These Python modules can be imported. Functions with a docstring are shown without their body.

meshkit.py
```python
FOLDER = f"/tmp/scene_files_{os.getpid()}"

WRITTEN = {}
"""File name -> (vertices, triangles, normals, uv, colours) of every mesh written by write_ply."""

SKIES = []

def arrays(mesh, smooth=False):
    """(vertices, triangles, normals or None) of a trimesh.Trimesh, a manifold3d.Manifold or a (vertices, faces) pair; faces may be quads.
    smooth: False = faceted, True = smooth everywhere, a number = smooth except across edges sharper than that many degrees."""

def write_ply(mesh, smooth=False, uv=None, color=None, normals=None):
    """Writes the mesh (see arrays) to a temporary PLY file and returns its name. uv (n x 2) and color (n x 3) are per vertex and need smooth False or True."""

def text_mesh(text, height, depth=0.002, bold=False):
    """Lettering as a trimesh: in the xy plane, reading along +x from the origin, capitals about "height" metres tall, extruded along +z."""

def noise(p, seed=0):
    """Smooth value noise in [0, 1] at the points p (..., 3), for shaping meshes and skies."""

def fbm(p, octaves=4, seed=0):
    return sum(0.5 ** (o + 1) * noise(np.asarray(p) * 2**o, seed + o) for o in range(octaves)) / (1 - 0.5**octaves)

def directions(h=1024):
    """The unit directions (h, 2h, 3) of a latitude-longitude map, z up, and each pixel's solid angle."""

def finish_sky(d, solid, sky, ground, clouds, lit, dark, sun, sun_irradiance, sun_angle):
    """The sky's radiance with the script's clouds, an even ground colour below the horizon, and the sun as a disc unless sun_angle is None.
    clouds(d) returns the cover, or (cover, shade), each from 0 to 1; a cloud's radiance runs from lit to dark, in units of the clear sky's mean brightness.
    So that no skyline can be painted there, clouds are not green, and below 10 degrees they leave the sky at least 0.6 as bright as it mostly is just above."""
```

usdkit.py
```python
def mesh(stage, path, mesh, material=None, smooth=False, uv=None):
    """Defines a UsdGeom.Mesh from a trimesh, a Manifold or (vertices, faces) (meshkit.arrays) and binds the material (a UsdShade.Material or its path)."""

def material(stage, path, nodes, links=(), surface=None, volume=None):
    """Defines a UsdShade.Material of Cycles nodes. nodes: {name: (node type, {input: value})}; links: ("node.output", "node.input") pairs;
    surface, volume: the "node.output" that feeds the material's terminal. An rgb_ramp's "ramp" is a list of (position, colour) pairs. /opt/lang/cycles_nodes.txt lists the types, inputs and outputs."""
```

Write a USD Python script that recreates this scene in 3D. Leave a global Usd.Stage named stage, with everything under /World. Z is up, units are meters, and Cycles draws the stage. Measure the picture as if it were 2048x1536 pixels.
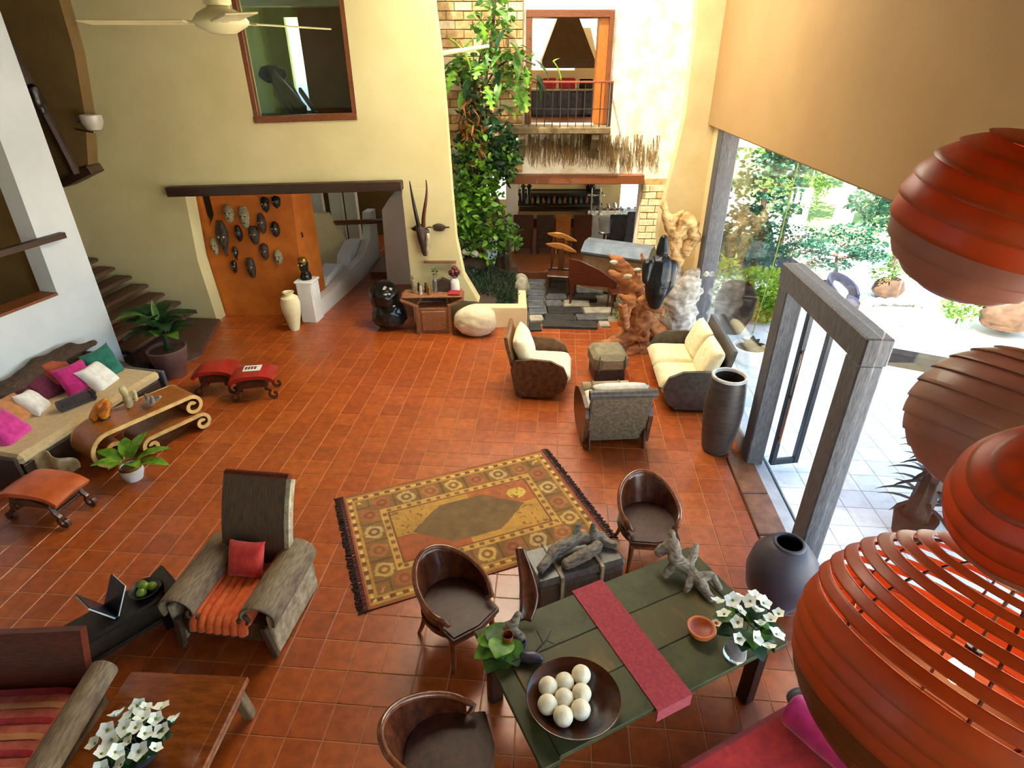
import math, random
import numpy as np, trimesh, manifold3d as m3
from shapely.geometry import Polygon, box as sbox
from pxr import Usd, UsdGeom, UsdLux, UsdShade, Gf, Sdf, Vt
import usdkit, meshkit
from usdkit import material

stage = Usd.Stage.CreateInMemory()
UsdGeom.SetStageUpAxis(stage, 'Z'); UsdGeom.SetStageMetersPerUnit(stage, 1.0)
UsdGeom.Xform.Define(stage, '/World')

# ---------------------------------------------------------------- camera, sky, sun, exposure
PITCH, FPX, EYE = 0.50076, 1168.5, 4.65            # eye on the mezzanine, looking 28.7 degrees down
cam = UsdGeom.Camera.Define(stage, '/World/camera')
cam.CreateHorizontalApertureAttr(36.0); cam.CreateVerticalApertureAttr(27.0)
cam.CreateFocalLengthAttr(36.0 * FPX / 2048)
cam.CreateClippingRangeAttr(Gf.Vec2f(0.05, 400))
cam.AddTranslateOp().Set(Gf.Vec3d(0, 0, EYE)); cam.AddRotateXOp().Set(90 - math.degrees(PITCH))
cam.CreateExposureAttr(2.25)

sky = UsdLux.DomeLight.Define(stage, '/World/sky'); sky.CreateIntensityAttr(1.0)
msky = material(stage, '/World/Looks/sky_light', {
    "s": ("sky_texture", {"sky_type": "multiple_scattering", "sun_disc": False, "sun_elevation": math.radians(62), "sun_rotation": math.radians(190), "aerosol_density": 2.0}),
    "w": ("mix_color", {"blend_type": "multiply", "fac": 1.0, "b": (1.0, .90, .74), "use_clamp": False}),   # the camera's warm white balance
    "b": ("background_shader", {"strength": 0.135})}, [("s.color", "w.a"), ("w.result", "b.color")], surface="b.background")
UsdShade.MaterialBindingAPI.Apply(sky.GetPrim()).Bind(msky)
sun = UsdLux.DistantLight.Define(stage, '/World/sun')
sun.CreateNormalizeAttr(True); sun.CreateIntensityAttr(3.0); sun.CreateAngleAttr(0.6); sun.CreateColorAttr(Gf.Vec3f(1.0, 0.93, 0.80))
# sunlight falls from behind the camera, steeply, a little from the left
_d = np.array([0.30, 0.34, -0.92]); _d /= np.linalg.norm(_d)
_q = Gf.Rotation(Gf.Vec3d(0, 0, -1), Gf.Vec3d(*_d))
sun.AddTransformOp().Set(Gf.Matrix4d().SetRotate(_q))

# ---------------------------------------------------------------- helpers
_c, _s = math.cos(PITCH), math.sin(PITCH)
def ray(px, py):
    X, U = (px - 1024) / FPX, -(py - 768) / FPX
    return np.array([X, _c + U * _s, -_s + U * _c])
def PZ(px, py, z=0.0):
    r = ray(px, py); return np.array([0, 0, EYE]) + r * ((z - EYE) / r[2])
def PY(px, py, y):
    r = ray(px, py); return np.array([0, 0, EYE]) + r * (y / r[1])
GA = 0.07744                                        # the house's grid is turned by this much
def wallx(y): return 3.05 + math.tan(GA) * (y - 4.37)

def S(h):
    h = h.lstrip('#'); v = [int(h[i:i + 2], 16) / 255 for i in (0, 2, 4)]
    return tuple(x / 12.92 if x <= .04045 else ((x + .055) / 1.055) ** 2.4 for x in v)

MATS = {}
def mat(name, a, b=None, rough=.6, scale=5., stretch=(1, 1, 1), bump=0., detail=4., lo=.35, hi=.65, **kw):
    a = S(a) if isinstance(a, str) else a
    b = (tuple(x * .72 for x in a) if b is None else S(b) if isinstance(b, str) else b)
    n = {"tc": ("texture_coordinate", {}), "mp": ("mapping", {"scale": stretch}),
         "n": ("noise_texture", {"scale": scale, "detail": detail, "roughness": .6}),
         "r": ("rgb_ramp", {"ramp": [(lo, b), (hi, a)]}),
         "p": ("principled_bsdf", {"roughness": rough, **kw})}
    l = [("tc.object", "mp.vector"), ("mp.vector", "n.vector"), ("n.fac", "r.fac"), ("r.color", "p.base_color")]
    if bump:
        n["bu"] = ("bump", {"strength": bump, "distance": .02})
        l += [("n.fac", "bu.height"), ("bu.normal", "p.normal")]
    MATS[name] = material(stage, '/World/Looks/' + name, n, l, surface="p.BSDF"); return MATS[name]
def leafmat(name, a, b, tr=.35, rough=.45, scale=9):
    a, b = S(a), S(b)
    n = {"tc": ("texture_coordinate", {}), "n": ("noise_texture", {"scale": scale, "detail": 2.}),
         "r": ("rgb_ramp", {"ramp": [(.35, b), (.65, a)]}), "p": ("principled_bsdf", {"roughness": rough}),
         "t": ("translucent_bsdf", {}), "m": ("mix_closure", {"fac": tr})}
    MATS[name] = material(stage, '/World/Looks/' + name, n, [("tc.object", "n.vector"), ("n.fac", "r.fac"), ("r.color", "p.base_color"),
        ("r.color", "t.color"), ("p.BSDF", "m.closure1"), ("t.BSDF", "m.closure2")], surface="m.closure"); return MATS[name]
def emat(name, col, k):
    MATS[name] = material(stage, '/World/Looks/' + name, {"e": ("emission", {"color": col, "strength": k})}, surface="e.emission")
def glassmat(name, tint=(1, 1, 1), k=.75):
    MATS[name] = material(stage, '/World/Looks/' + name, {"f": ("layer_weight", {"blend": .5}), "w": ("math", {"math_type": "power", "value2": 4.0}), "v": ("math", {"math_type": "multiply_add", "value2": k, "value3": .04}),
        "t": ("transparent_bsdf", {"color": tint}), "g": ("glossy_bsdf", {"roughness": .02, "color": (1, 1, 1)}), "m": ("mix_closure", {})},
        [("f.facing", "w.value1"), ("w.value", "v.value1"), ("v.value", "m.fac"), ("t.BSDF", "m.closure1"), ("g.BSDF", "m.closure2")], surface="m.closure")

USED = {}
def free(parent, name):
    p = parent + '/' + name; k = USED.get(p, 0); USED[p] = k + 1
    return p if k == 0 else f"{p}_{k:03d}"
def path_of(parent): return '/World' if parent is None else (parent if isinstance(parent, str) else str(parent.GetPath()))
def keys(prim, label=None, cat=None, group=None, kind=None):
    for k, v in (('label', label), ('category', cat), ('group', group), ('kind', kind)):
        if v: prim.SetCustomDataByKey(k, v)
def place(prim, loc=None, rz=0):
    x = UsdGeom.Xformable(prim)
    if loc is not None: x.AddTranslateOp().Set(Gf.Vec3d(*map(float, loc)))
    if rz: x.AddRotateZOp().Set(float(rz))
def obj(name, mesh, m, parent=None, smooth=35, label=None, kind=None):
    """one Mesh prim; a part when it has a parent"""
    if isinstance(mesh, (list, tuple)) and not isinstance(mesh[0], np.ndarray): mesh = cat(*mesh)
    g = usdkit.mesh(stage, free(path_of(parent), name), mesh, MATS[m], smooth)
    keys(g.GetPrim(), label, None, None, kind); return g.GetPrim()
def thing(name, label, cat_, loc=(0, 0, 0), rz=0, group=None):
    p = UsdGeom.Xform.Define(stage, free('/World', name)).GetPrim(); place(p, loc, rz); keys(p, label, cat_, group); return p
def one(name, mesh, m, label, cat_, loc=None, rz=0, group=None, smooth=35, kind=None):
    p = obj(name, mesh, m, None, smooth); place(p, loc, rz); keys(p, label, cat_, group, kind); return p
def struct(name, mesh, m, label, cat_='wall', smooth=35, **kw):
    p = obj(name, mesh, m, None, smooth); keys(p, label, cat_, None, 'structure'); return p
def sthing(name, label, cat_):
    p = thing(name, label, cat_); keys(p, kind='structure'); return p
def dup(root, loc, rz=0, label=None, group=None):
    was = root.GetCustomData(); name = root.GetName()
    while name[-4:-3] == '_' and name[-3:].isdigit(): name = name[:-4]
    p = UsdGeom.Xform.Define(stage, free('/World', name)).GetPrim()
    p.GetReferences().AddInternalReference(root.GetPath()); p.SetInstanceable(True)
    x = UsdGeom.Xformable(p); x.ClearXformOpOrder()
    x.AddTranslateOp(opSuffix='at').Set(Gf.Vec3d(*map(float, loc))); x.AddRotateZOp(opSuffix='turn').Set(float(rz))
    keys(p, label or was.get('label'), was.get('category'), group or was.get('group')); return p

# ---- mesh makers (all return trimesh)
def TM(v, f): 
    f = np.asarray(f)
    if f.ndim == 2 and f.shape[1] == 4: f = np.vstack([f[:, [0, 1, 2]], f[:, [0, 2, 3]]])
    return trimesh.Trimesh(np.asarray(v, float), f, process=False)
def cat(*ms): return trimesh.util.concatenate([m for m in ms])
def tr(m, loc=(0, 0, 0), rot=(0, 0, 0), sc=1):
    m = m.copy(); m.vertices = m.vertices * np.asarray(sc)
    if any(rot):
        R = trimesh.transformations.euler_matrix(*np.radians(rot))[:3, :3]; m.vertices = m.vertices @ R.T
    m.vertices = m.vertices + np.asarray(loc, float); return m
def bx(sx, sy, sz, r=.008, at=(0, 0, 0), rot=(0, 0, 0), base=False):
    """chamfered box, centred (or standing on z=0 with base)"""
    r = min(r, sx * .45, sy * .45, sz * .45); h = np.array([sx, sy, sz]) / 2; p = []
    for a in (-1, 1):
        for b in (-1, 1):
            for c in (-1, 1):
                q = np.array([a, b, c]) * h
                for k in range(3):
                    d = np.array([a, b, c]) * r; d[k] = 0; p.append(q - d)
    m = trimesh.convex.convex_hull(np.array(p))
    if base: m.vertices[:, 2] += sz / 2
    return tr(m, at, rot)
def b2(x0, x1, y0, y1, z0, z1, r=.006): return bx(x1 - x0, y1 - y0, z1 - z0, r, ((x0 + x1) / 2, (y0 + y1) / 2, (z0 + z1) / 2))
def beam(p, q, w, h, r=.01, up=(0, 0, 1)):
    """a squared bar from p to q"""
    p, q = np.array(p, float), np.array(q, float); L = np.linalg.norm(q - p); d = (q - p) / L
    u = np.array(up if abs(d @ np.array(up, float)) < .95 else (0, 1, 0), float); s = np.cross(d, u); s /= np.linalg.norm(s); u = np.cross(s, d)
    m = bx(L, w, h, r); m.vertices = m.vertices @ np.array([d, s, u]) + (p + q) / 2; return m
def lathe(prof, n=32, at=(0, 0, 0), rot=(0, 0, 0), sc=1):
    pr = np.array(prof, float); a = np.linspace(0, 2 * np.pi, n, endpoint=False); k = len(pr)
    v = np.stack([np.outer(pr[:, 0], np.cos(a)), np.outer(pr[:, 0], np.sin(a)), np.outer(pr[:, 1], np.ones(n))], -1).reshape(-1, 3)
    f = [[i * n + j, i * n + (j + 1) % n, (i + 1) * n + (j + 1) % n, (i + 1) * n + j] for i in range(k - 1) for j in range(n)]
    m = TM(v, f); m = trimesh.Trimesh(m.vertices, m.faces, process=True); m.update_faces(m.nondegenerate_faces()); return tr(m, at, rot, sc)
def spline(pts, n):
    from scipy.interpolate import CubicSpline
    p = np.array(pts, float); t = np.r_[0, np.cumsum(np.linalg.norm(np.diff(p, axis=0), axis=1))]; t /= t[-1]
    return CubicSpline(t, p)(np.linspace(0, 1, n))
def tube(path, r, n=8, sm=0, caps=True, flat=1.):
    P = spline(path, sm) if sm else np.array(path, float); k = len(P)
    R = np.interp(np.linspace(0, 1, k), np.linspace(0, 1, len(r)), r) if np.ndim(r) else np.full(k, r)
    T = np.gradient(P, axis=0); T /= np.linalg.norm(T, axis=1)[:, None] + 1e-12
    u = np.cross(T[0], [0, 0, 1.]); u = u if np.linalg.norm(u) > .1 else np.cross(T[0], [0, 1., 0]); u /= np.linalg.norm(u)
    a = np.linspace(0, 2 * np.pi, n, endpoint=False); V = []
    for i in range(k):
        u = u - T[i] * (u @ T[i]); u /= np.linalg.norm(u); w = np.cross(T[i], u)
        V.append(P[i] + R[i] * (np.outer(np.cos(a), u) + flat * np.outer(np.sin(a), w)))
    V = np.concatenate(V); f = []
    for i in range(k - 1):
        for j in range(n):
            a0, a1 = i * n + j, i * n + (j + 1) % n; f += [[a0, a1, a1 + n], [a0, a1 + n, a0 + n]]
    if caps:
        V = np.vstack([V, P[0], P[-1]]); c = len(V) - 2
        for j in range(n): f += [[c, (j + 1) % n, j], [c + 1, (k - 1) * n + j, (k - 1) * n + (j + 1) % n]]
    return TM(V, f)
def extr(poly, h, at=(0, 0, 0), rot=(0, 0, 0)):
    p = poly if isinstance(poly, Polygon) else Polygon(poly); p = p.buffer(0)
    return tr(trimesh.creation.extrude_polygon(p, h, engine='earcut'), at, rot)
def wall_xz(poly, y0, y1, holes=()):
    """a wall drawn in x and z, running from y0 to y1"""
    p = Polygon(poly, holes).buffer(0); m = trimesh.creation.extrude_polygon(p, y1 - y0, engine='earcut')
    v = m.vertices; m.vertices = np.stack([v[:, 0], y0 + v[:, 2], v[:, 1]], 1); m.invert(); return m
def slab_line(a, b, z0, z1, t, r=.01):
    """an upright slab along a plan line"""
    return beam((a[0], a[1], (z0 + z1) / 2), (b[0], b[1], (z0 + z1) / 2), t, z1 - z0, r)
def blob(r, sc=(1, 1, 1), amp=.15, fr=2., seed=0, sub=3, at=(0, 0, 0), rot=(0, 0, 0), oct_=3):
    m = trimesh.creation.icosphere(sub, 1.0); d = 1 + amp * 2 * (meshkit.fbm(m.vertices * fr + 10 + seed * 7.1, oct_, seed) - .5)
    return tr(TM(m.vertices * d[:, None] * r, m.faces), at, rot, sc)
def pillow(w, d, h, n=18, p=3.0, at=(0, 0, 0), rot=(0, 0, 0), pinch=.12, seed=0, wr=.0):
    g = np.linspace(-1, 1, n); U, V = np.meshgrid(g, g, indexing='ij')
    k = 1 - pinch * (1 - np.abs(V) ** 2) * np.abs(U) ** 4; q = 1 - pinch * (1 - np.abs(U) ** 2) * np.abs(V) ** 4
    Z = h / 2 * np.clip((1 - np.abs(U) ** p) * (1 - np.abs(V) ** p), 0, 1) ** .5
    if wr: Z = Z * (1 + wr * (meshkit.fbm(np.stack([U * 2 + seed, V * 2, 0 * U], -1), 3, seed) - .5))
    X, Y = U * w / 2 * k, V * d / 2 * q
    top = np.stack([X, Y, Z], -1).reshape(-1, 3); bot = np.stack([X, Y, -Z], -1).reshape(-1, 3); f = []
    for i in range(n - 1):
        for j in range(n - 1):
            a, b, c, e = i * n + j, (i + 1) * n + j, (i + 1) * n + j + 1, i * n + j + 1
            f += [[a, b, c], [a, c, e], [a + n * n, c + n * n, b + n * n], [a + n * n, e + n * n, c + n * n]]
    m = trimesh.Trimesh(np.vstack([top, bot]), f, process=True); m.update_faces(m.nondegenerate_faces()); return tr(m, at, rot)
def shell(fn, nu, nv, t, cu=False):
    """a sheet fn(u, v) -> xyz over the unit square, given the thickness t (a number or t(u,v))"""
    U, V = np.meshgrid(np.linspace(0, 1, nu), np.linspace(0, 1, nv), indexing='ij')
    P = np.array([[fn(u, v) for v in np.linspace(0, 1, nv)] for u in np.linspace(0, 1, nu)], float)
    N = np.cross(np.gradient(P, axis=0), np.gradient(P, axis=1)); N /= np.linalg.norm(N, axis=-1, keepdims=True) + 1e-12
    T = (np.vectorize(t)(U, V) if callable(t) else np.full(U.shape, t))[..., None] / 2
    A, B = (P + N * T).reshape(-1, 3), (P - N * T).reshape(-1, 3); o = nu * nv; f = []
    ix = lambda i, j: i * nv + j
    for i in range(nu - 1):
        for j in range(nv - 1):
            a, b, c, d = ix(i, j), ix(i + 1, j), ix(i + 1, j + 1), ix(i, j + 1)
            f += [[a, b, c], [a, c, d], [a + o, c + o, b + o], [a + o, d + o, c + o]]
    edge = [ix(i, 0) for i in range(nu)] + [ix(nu - 1, j) for j in range(1, nv)] + [ix(i, nv - 1) for i in range(nu - 2, -1, -1)] + [ix(0, j) for j in range(nv - 2, 0, -1)]
    for a, b in zip(edge, edge[1:] + edge[:1]): f += [[b, a, a + o], [b, a + o, b + o]]
    return TM(np.vstack([A, B]), f)
def swept(prof, w, t, sm=40):
    """a bent plank: a line in y and z (prof), t thick, w wide in x"""
    P = spline(prof, sm) if sm else np.array(prof, float); k = len(P); T = np.gradient(P, axis=0); T /= np.linalg.norm(T, axis=1)[:, None]
    N = np.stack([-T[:, 1], T[:, 0]], 1); A, B = P + N * t / 2, P - N * t / 2
    V = []
    for x in (-w / 2, w / 2):
        for q in (A, B): V.append(np.stack([np.full(k, x), q[:, 0], q[:, 1]], 1))
    V = np.concatenate(V); f = []
    for i in range(k - 1):
        a = i; f += [[a, a + 1, a + 1 + 2 * k], [a, a + 1 + 2 * k, a + 2 * k], [a + k, a + 3 * k, a + 1 + 3 * k], [a + k, a + 1 + 3 * k, a + 1 + k]]
        f += [[a, a + k, a + k + 1], [a, a + k + 1, a + 1], [a + 2 * k, a + 2 * k + 1, a + 3 * k + 1], [a + 2 * k, a + 3 * k + 1, a + 3 * k]]
    for i, sgn in ((0, 1), (k - 1, -1)):
        q = [i, i + 2 * k, i + 3 * k, i + k]; q = q if sgn > 0 else q[::-1]; f += [[q[0], q[1], q[2]], [q[0], q[2], q[3]]]
    m = TM(V, f); m.fix_normals(); return m
def spiral(cx, cz, r0, r1, a0, a1, n=24):
    a = np.radians(np.linspace(a0, a1, n)); r = np.linspace(r0, r1, n); return np.stack([cx + r * np.cos(a), cz + r * np.sin(a)], 1)
def limbs(chains, refine=.03, smooth=8, amp=0., fr=6., seed=0, seg=12):
    """one body from chains of joints (x, y, z, radius): hulls of spheres, joined, refined and smoothed"""
    parts = []
    for ch in chains:
        for a, b in zip(ch[:-1], ch[1:]):
            parts.append(m3.Manifold.batch_hull([m3.Manifold.sphere(float(q[3]), seg).translate(tuple(map(float, q[:3]))) for q in (a, b)]))
    M = m3.Manifold.batch_boolean(parts, m3.OpType.Add)
    M = M.refine_to_length(refine); g = M.to_mesh(); m = trimesh.Trimesh(g.vert_properties[:, :3], g.tri_verts, process=True)
    if smooth: trimesh.smoothing.filter_taubin(m, .5, .53, smooth)
    if amp:
        n = m.vertex_normals; d = meshkit.fbm(m.vertices * fr + 20, 4, seed) - .5; m.vertices = m.vertices + n * (d * 2 * amp)[:, None]
    return m
def leaf(L, W, bend=.4, fold=.15, n=6, tip=1.6, wave=0., seed=0, st=0.):
    """a blade along +x from the origin, drooping by bend; st = length of its stalk"""
    t = np.linspace(0, 1, n); ph = t * bend; x = st + L * np.cumsum(np.r_[0, np.cos(ph[1:])]) / n; z = -L * np.cumsum(np.r_[0, np.sin(ph[1:])]) / n
    w = W / 2 * np.clip(np.sin(np.pi * np.clip(t, .02, .985) ** (1 / tip)), .03, 1) ** .8; rs = np.random.RandomState(seed)
    wv = wave * np.sin(t * 9 + rs.rand() * 6); V = []
    for k, s in ((-1, 1), (0, 0), (1, 1)): V.append(np.stack([x, k * w, z + s * (fold * w + wv * w)], 1))
    V = np.concatenate(V); f = []
    for i in range(n - 1):
        for q in (0, n): f += [[q + i, q + i + 1, q + n + i + 1], [q + i, q + n + i + 1, q + n + i]]
    return TM(V, f)
def lobed(L, W, lobes=4, bend=.5, seed=0, deep=.55):
    """a big cut leaf such as a philodendron's, along +x"""
    rs = np.random.RandomState(seed); n = 4 * lobes + 3; t = np.linspace(0, 1, n); w = W / 2 * np.sin(np.pi * np.clip(t, .03, .97) ** .75) ** .7
    cut = np.where(np.arange(n) % 4 < 2, 1., 1 - deep); w = w * cut * (1 + .15 * (rs.rand(n) - .5)); ph = t * bend
    x = L * np.cumsum(np.cos(ph)) / n; z = -L * np.cumsum(np.sin(ph)) / n; V = []
    for k in (-1, 0, 1): V.append(np.stack([x + (abs(k) * .12 * W * cut), k * w, z - abs(k) * w * .18], 1))
    V = np.concatenate(V); f = []
    for i in range(n - 1):
        for q in (0, n): f += [[q + i, q + i + 1, q + n + i + 1], [q + i, q + n + i + 1, q + n + i]]
    return TM(V, f)
def aim(m, at, az, el, roll=0): return tr(tr(m, rot=(roll, 0, 0)), at, (0, -el, az))
def foliage(pts, L, W, seed=0, el=(-40, 50), kind=leaf, **kw):
    """many small leaves at the points, as one mesh"""
    rs = np.random.RandomState(seed); base = [kind(1, W / L, seed=i, **kw) for i in range(3)]; V, F, o = [], [], 0
    for i, p in enumerate(pts):
        m = base[i % 3]; s = L * (.6 + .8 * rs.rand()); R = trimesh.transformations.euler_matrix(rs.rand() * 3 - 1.5, -math.radians(rs.uniform(*el)), rs.rand() * 6.283)[:3, :3]
        V.append(m.vertices * s @ R.T + p); F.append(m.faces + o); o += len(m.vertices)
    return TM(np.vstack(V), np.vstack(F))
def cloudpts(n, c, r, seed=0, hollow=.55):
    rs = np.random.RandomState(seed); d = rs.randn(n, 3); d /= np.linalg.norm(d, axis=1)[:, None]
    k = (hollow + (1 - hollow) * rs.rand(n) ** .5)[:, None] * (1 + .35 * (meshkit.fbm(d * 2.2 + seed, 3, seed) - .5))[:, None] if True else 1
    return np.array(c) + d * k * np.array(r)
def flower(r, petals=5, cup=.35, seed=0):
    rs = np.random.RandomState(seed)
    return cat(*[aim(leaf(r, r * .75, bend=.5, fold=.1, n=5, tip=1.1), (0, 0, 0), 360 / petals * i + rs.uniform(-8, 8), 25 + 30 * cup) for i in range(petals)])
# ---------------------------------------------------------------- materials of the building
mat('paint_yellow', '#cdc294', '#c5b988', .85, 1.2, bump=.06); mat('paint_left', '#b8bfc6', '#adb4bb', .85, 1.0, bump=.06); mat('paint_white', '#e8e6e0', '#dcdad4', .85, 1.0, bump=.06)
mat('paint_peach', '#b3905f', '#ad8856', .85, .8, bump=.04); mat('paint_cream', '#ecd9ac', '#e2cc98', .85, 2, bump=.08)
mat('paint_orange', '#c9701c', '#b45c12', .7, 2.2, bump=.05); mat('paint_green', '#8f9c4a', '#84903e', .85, 1.5)
mat('paint_brown', '#6b542a', '#574320', .8, 1.5); mat('plaster_old', '#d6cfc4', '#bca98a', .9, 3.5, bump=.35, lo=.3, hi=.55)
mat('paint_rust', '#9a4a1c', '#86400f', .8, 2); mat('ceiling_wood', '#6e5030', '#523a22', .8, 4, (3, 18, 3))
mat('timber_dark', '#3a2416', '#24150c', .5, 4, (2, 20, 20), .15); mat('timber_grey', '#646264', '#444246', .6, 5, (14, 14, 2), .2)
mat('timber_brown', '#7a4420', '#5c3016', .45, 5, (3, 18, 18), .1); mat('timber_orange', '#b5691f', '#95521a', .5, 5, (18, 18, 2), .1)
mat('grout', '#c08a5c', '#a8764c', .8, 20); mat('slate', '#6c6a6c', '#3f3d40', .7, 6, bump=.4); mat('steel_dark', '#2b2d33', '#22242a', .4, 8)
for i, (a, b) in enumerate((('#ae521a', '#904010'), ('#a84e18', '#8a3c0e'), ('#b4581e', '#964512'), ('#ab5019', '#8c3e10'), ('#a34a17', '#853a0d'))):
    mat(f'terracotta_{i}', a, b, .45, 9, bump=.05, detail=6, coat_weight=.7, coat_roughness=.30, coat_ior=1.7, specular_ior_level=.15)
mat('threshold_stone', '#8a5a3a', '#6b4028', .45, 6, bump=.1); mat('brick_clay', '#c2a070', '#9c7c4c', .9, 9, bump=.5); mat('brick_pale', '#d2c2a0', '#b4a07c', .9, 9, bump=.5)
mat('mortar', '#b89c6c', '#94784c', .95, 8, bump=.3); mat('rail_iron', '#33241e', '#241914', .5, 8); mat('concrete', '#b9bcc2', '#a2a6ae', .7, 5, bump=.1)
for i, c_ in enumerate(('#dfe3e8', '#d4dadf', '#e6e8ea')): mat(f'paving_{i}', c_, None, .45, 6, lo=.2, hi=.5)
mat('sand_ground', '#e8e2d4', '#d6cfba', .9, 2); mat('lawn', '#7f9a4a', '#66843a', .9, 3); glassmat('pane_glass'); glassmat('pane_green', (.88, .96, .9))
mat('curb_grey', '#aab2bc', '#949ca8', .5, 4)

# ---------------------------------------------------------------- floor of terracotta tiles, each a part
T_, OX, OY = 0.29973, -7.62903, 12.51787
cy_, sy_ = math.cos(-GA), math.sin(-GA)
def grid(i, j): X, Y = (OX + i) * T_, (OY - j) * T_; return X * cy_ - Y * sy_, X * sy_ + Y * cy_
FLOOR = Polygon([(-9.5, .2), (wallx(.2) - .02, .2), (wallx(11.2) - .02, 11.2),
                 (2.3, 11.22), (.26, 10.86), (-1.9, 11.1), (-2.06, 11.4), (-2.1, 18.2), (-4.6, 18.2), (-4.36, 11.56), (-6.2, 11.56), (-6.2, 11.12), (-9.5, 11.12)]).buffer(0)
FLOOR = FLOOR.difference(Polygon([(wallx(4.2) - .335, 4.2), (wallx(6.42) - .335, 6.42), (wallx(6.42) + .1, 6.42), (wallx(4.2) + .1, 4.2)]))
rng = np.random.RandomState(3); near, far = [], []
def pixarea(c):
    q = np.array([c[0], c[1], -EYE]); d = q[1] * _c - q[2] * _s; u = q[1] * _s + q[2] * _c
    X, Y = FPX * q[0] / d, -FPX * u / d
    return (1 / d ** 3, abs(X) < 1060 and abs(Y) < 800)
def tile_mesh(poly, top, th=.03, ch=.004):
    p = poly if poly.geom_type == 'Polygon' else max(poly.geoms, key=lambda g: g.area)
    xy = np.array(p.exterior.coords)[:-1]; k = len(xy)
    if not p.exterior.is_ccw: xy = xy[::-1]
    c = xy.mean(0); d = xy - c; ins = xy - d / (np.linalg.norm(d, axis=1)[:, None] + 1e-9) * ch * 1.4
    V = np.vstack([np.c_[xy, np.full(k, top - th)], np.c_[xy, np.full(k, top - ch)], np.c_[ins, np.full(k, top)], [[*c, top]]])
    f = [[a + i, a + (i + 1) % k, a + k + (i + 1) % k] for a in (0, k) for i in range(k)] + [[a + i, a + k + (i + 1) % k, a + k + i] for a in (0, k) for i in range(k)]
    f += [[3 * k, 2 * k + i, 2 * k + (i + 1) % k] for i in range(k)]
    return TM(V, f)
for i in range(-28, 46):
    for j in range(-50, 18 + 24):
        q = Polygon([grid(i, j), grid(i + 1, j), grid(i + 1, j + 1), grid(i, j + 1)])
        if not FLOOR.intersects(q): continue
        p = FLOOR.intersection(q).buffer(-.0032, join_style=2)
        if p.is_empty or p.area < .004: continue
        c = (p.centroid.x, p.centroid.y); a, seen = pixarea(c)
        (near if seen else far).append((a * p.area, p, rng.randint(5), rng.uniform(-.0008, .0008)))
near.sort(key=lambda x: -x[0]); far += near[300:]; near = near[:300]
fl = sthing('floor', 'terracotta tiled floor of the open hall', 'floor')
fx, fy = FLOOR.exterior.coords.xy
obj('grout_bed', extr(FLOOR, .05, (0, 0, -.0545)), 'grout', fl, False)
for a, p, k, dz in near: obj('tile', tile_mesh(p, dz), f'terracotta_{k}', fl, False)
for k in range(5): obj('distant_tiles', cat(*[tile_mesh(p, dz) for a, p, kk, dz in far if kk == k]), f'terracotta_{k}', fl, False, kind='stuff')

th = sthing('trim_1', 'brown stone threshold slabs along the open doorway on the right', 'threshold')
for k, (a, b) in enumerate(((4.2, 4.93), (4.93, 5.66), (5.66, 6.42))):
    obj('slab', tile_mesh(Polygon([(wallx(a) - .325, a + .006), (wallx(a) - .0, a + .006), (wallx(b) - .0, b - .006), (wallx(b) - .325, b - .006)]), .03, .07, .012), 'threshold_stone', th, False)

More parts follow.
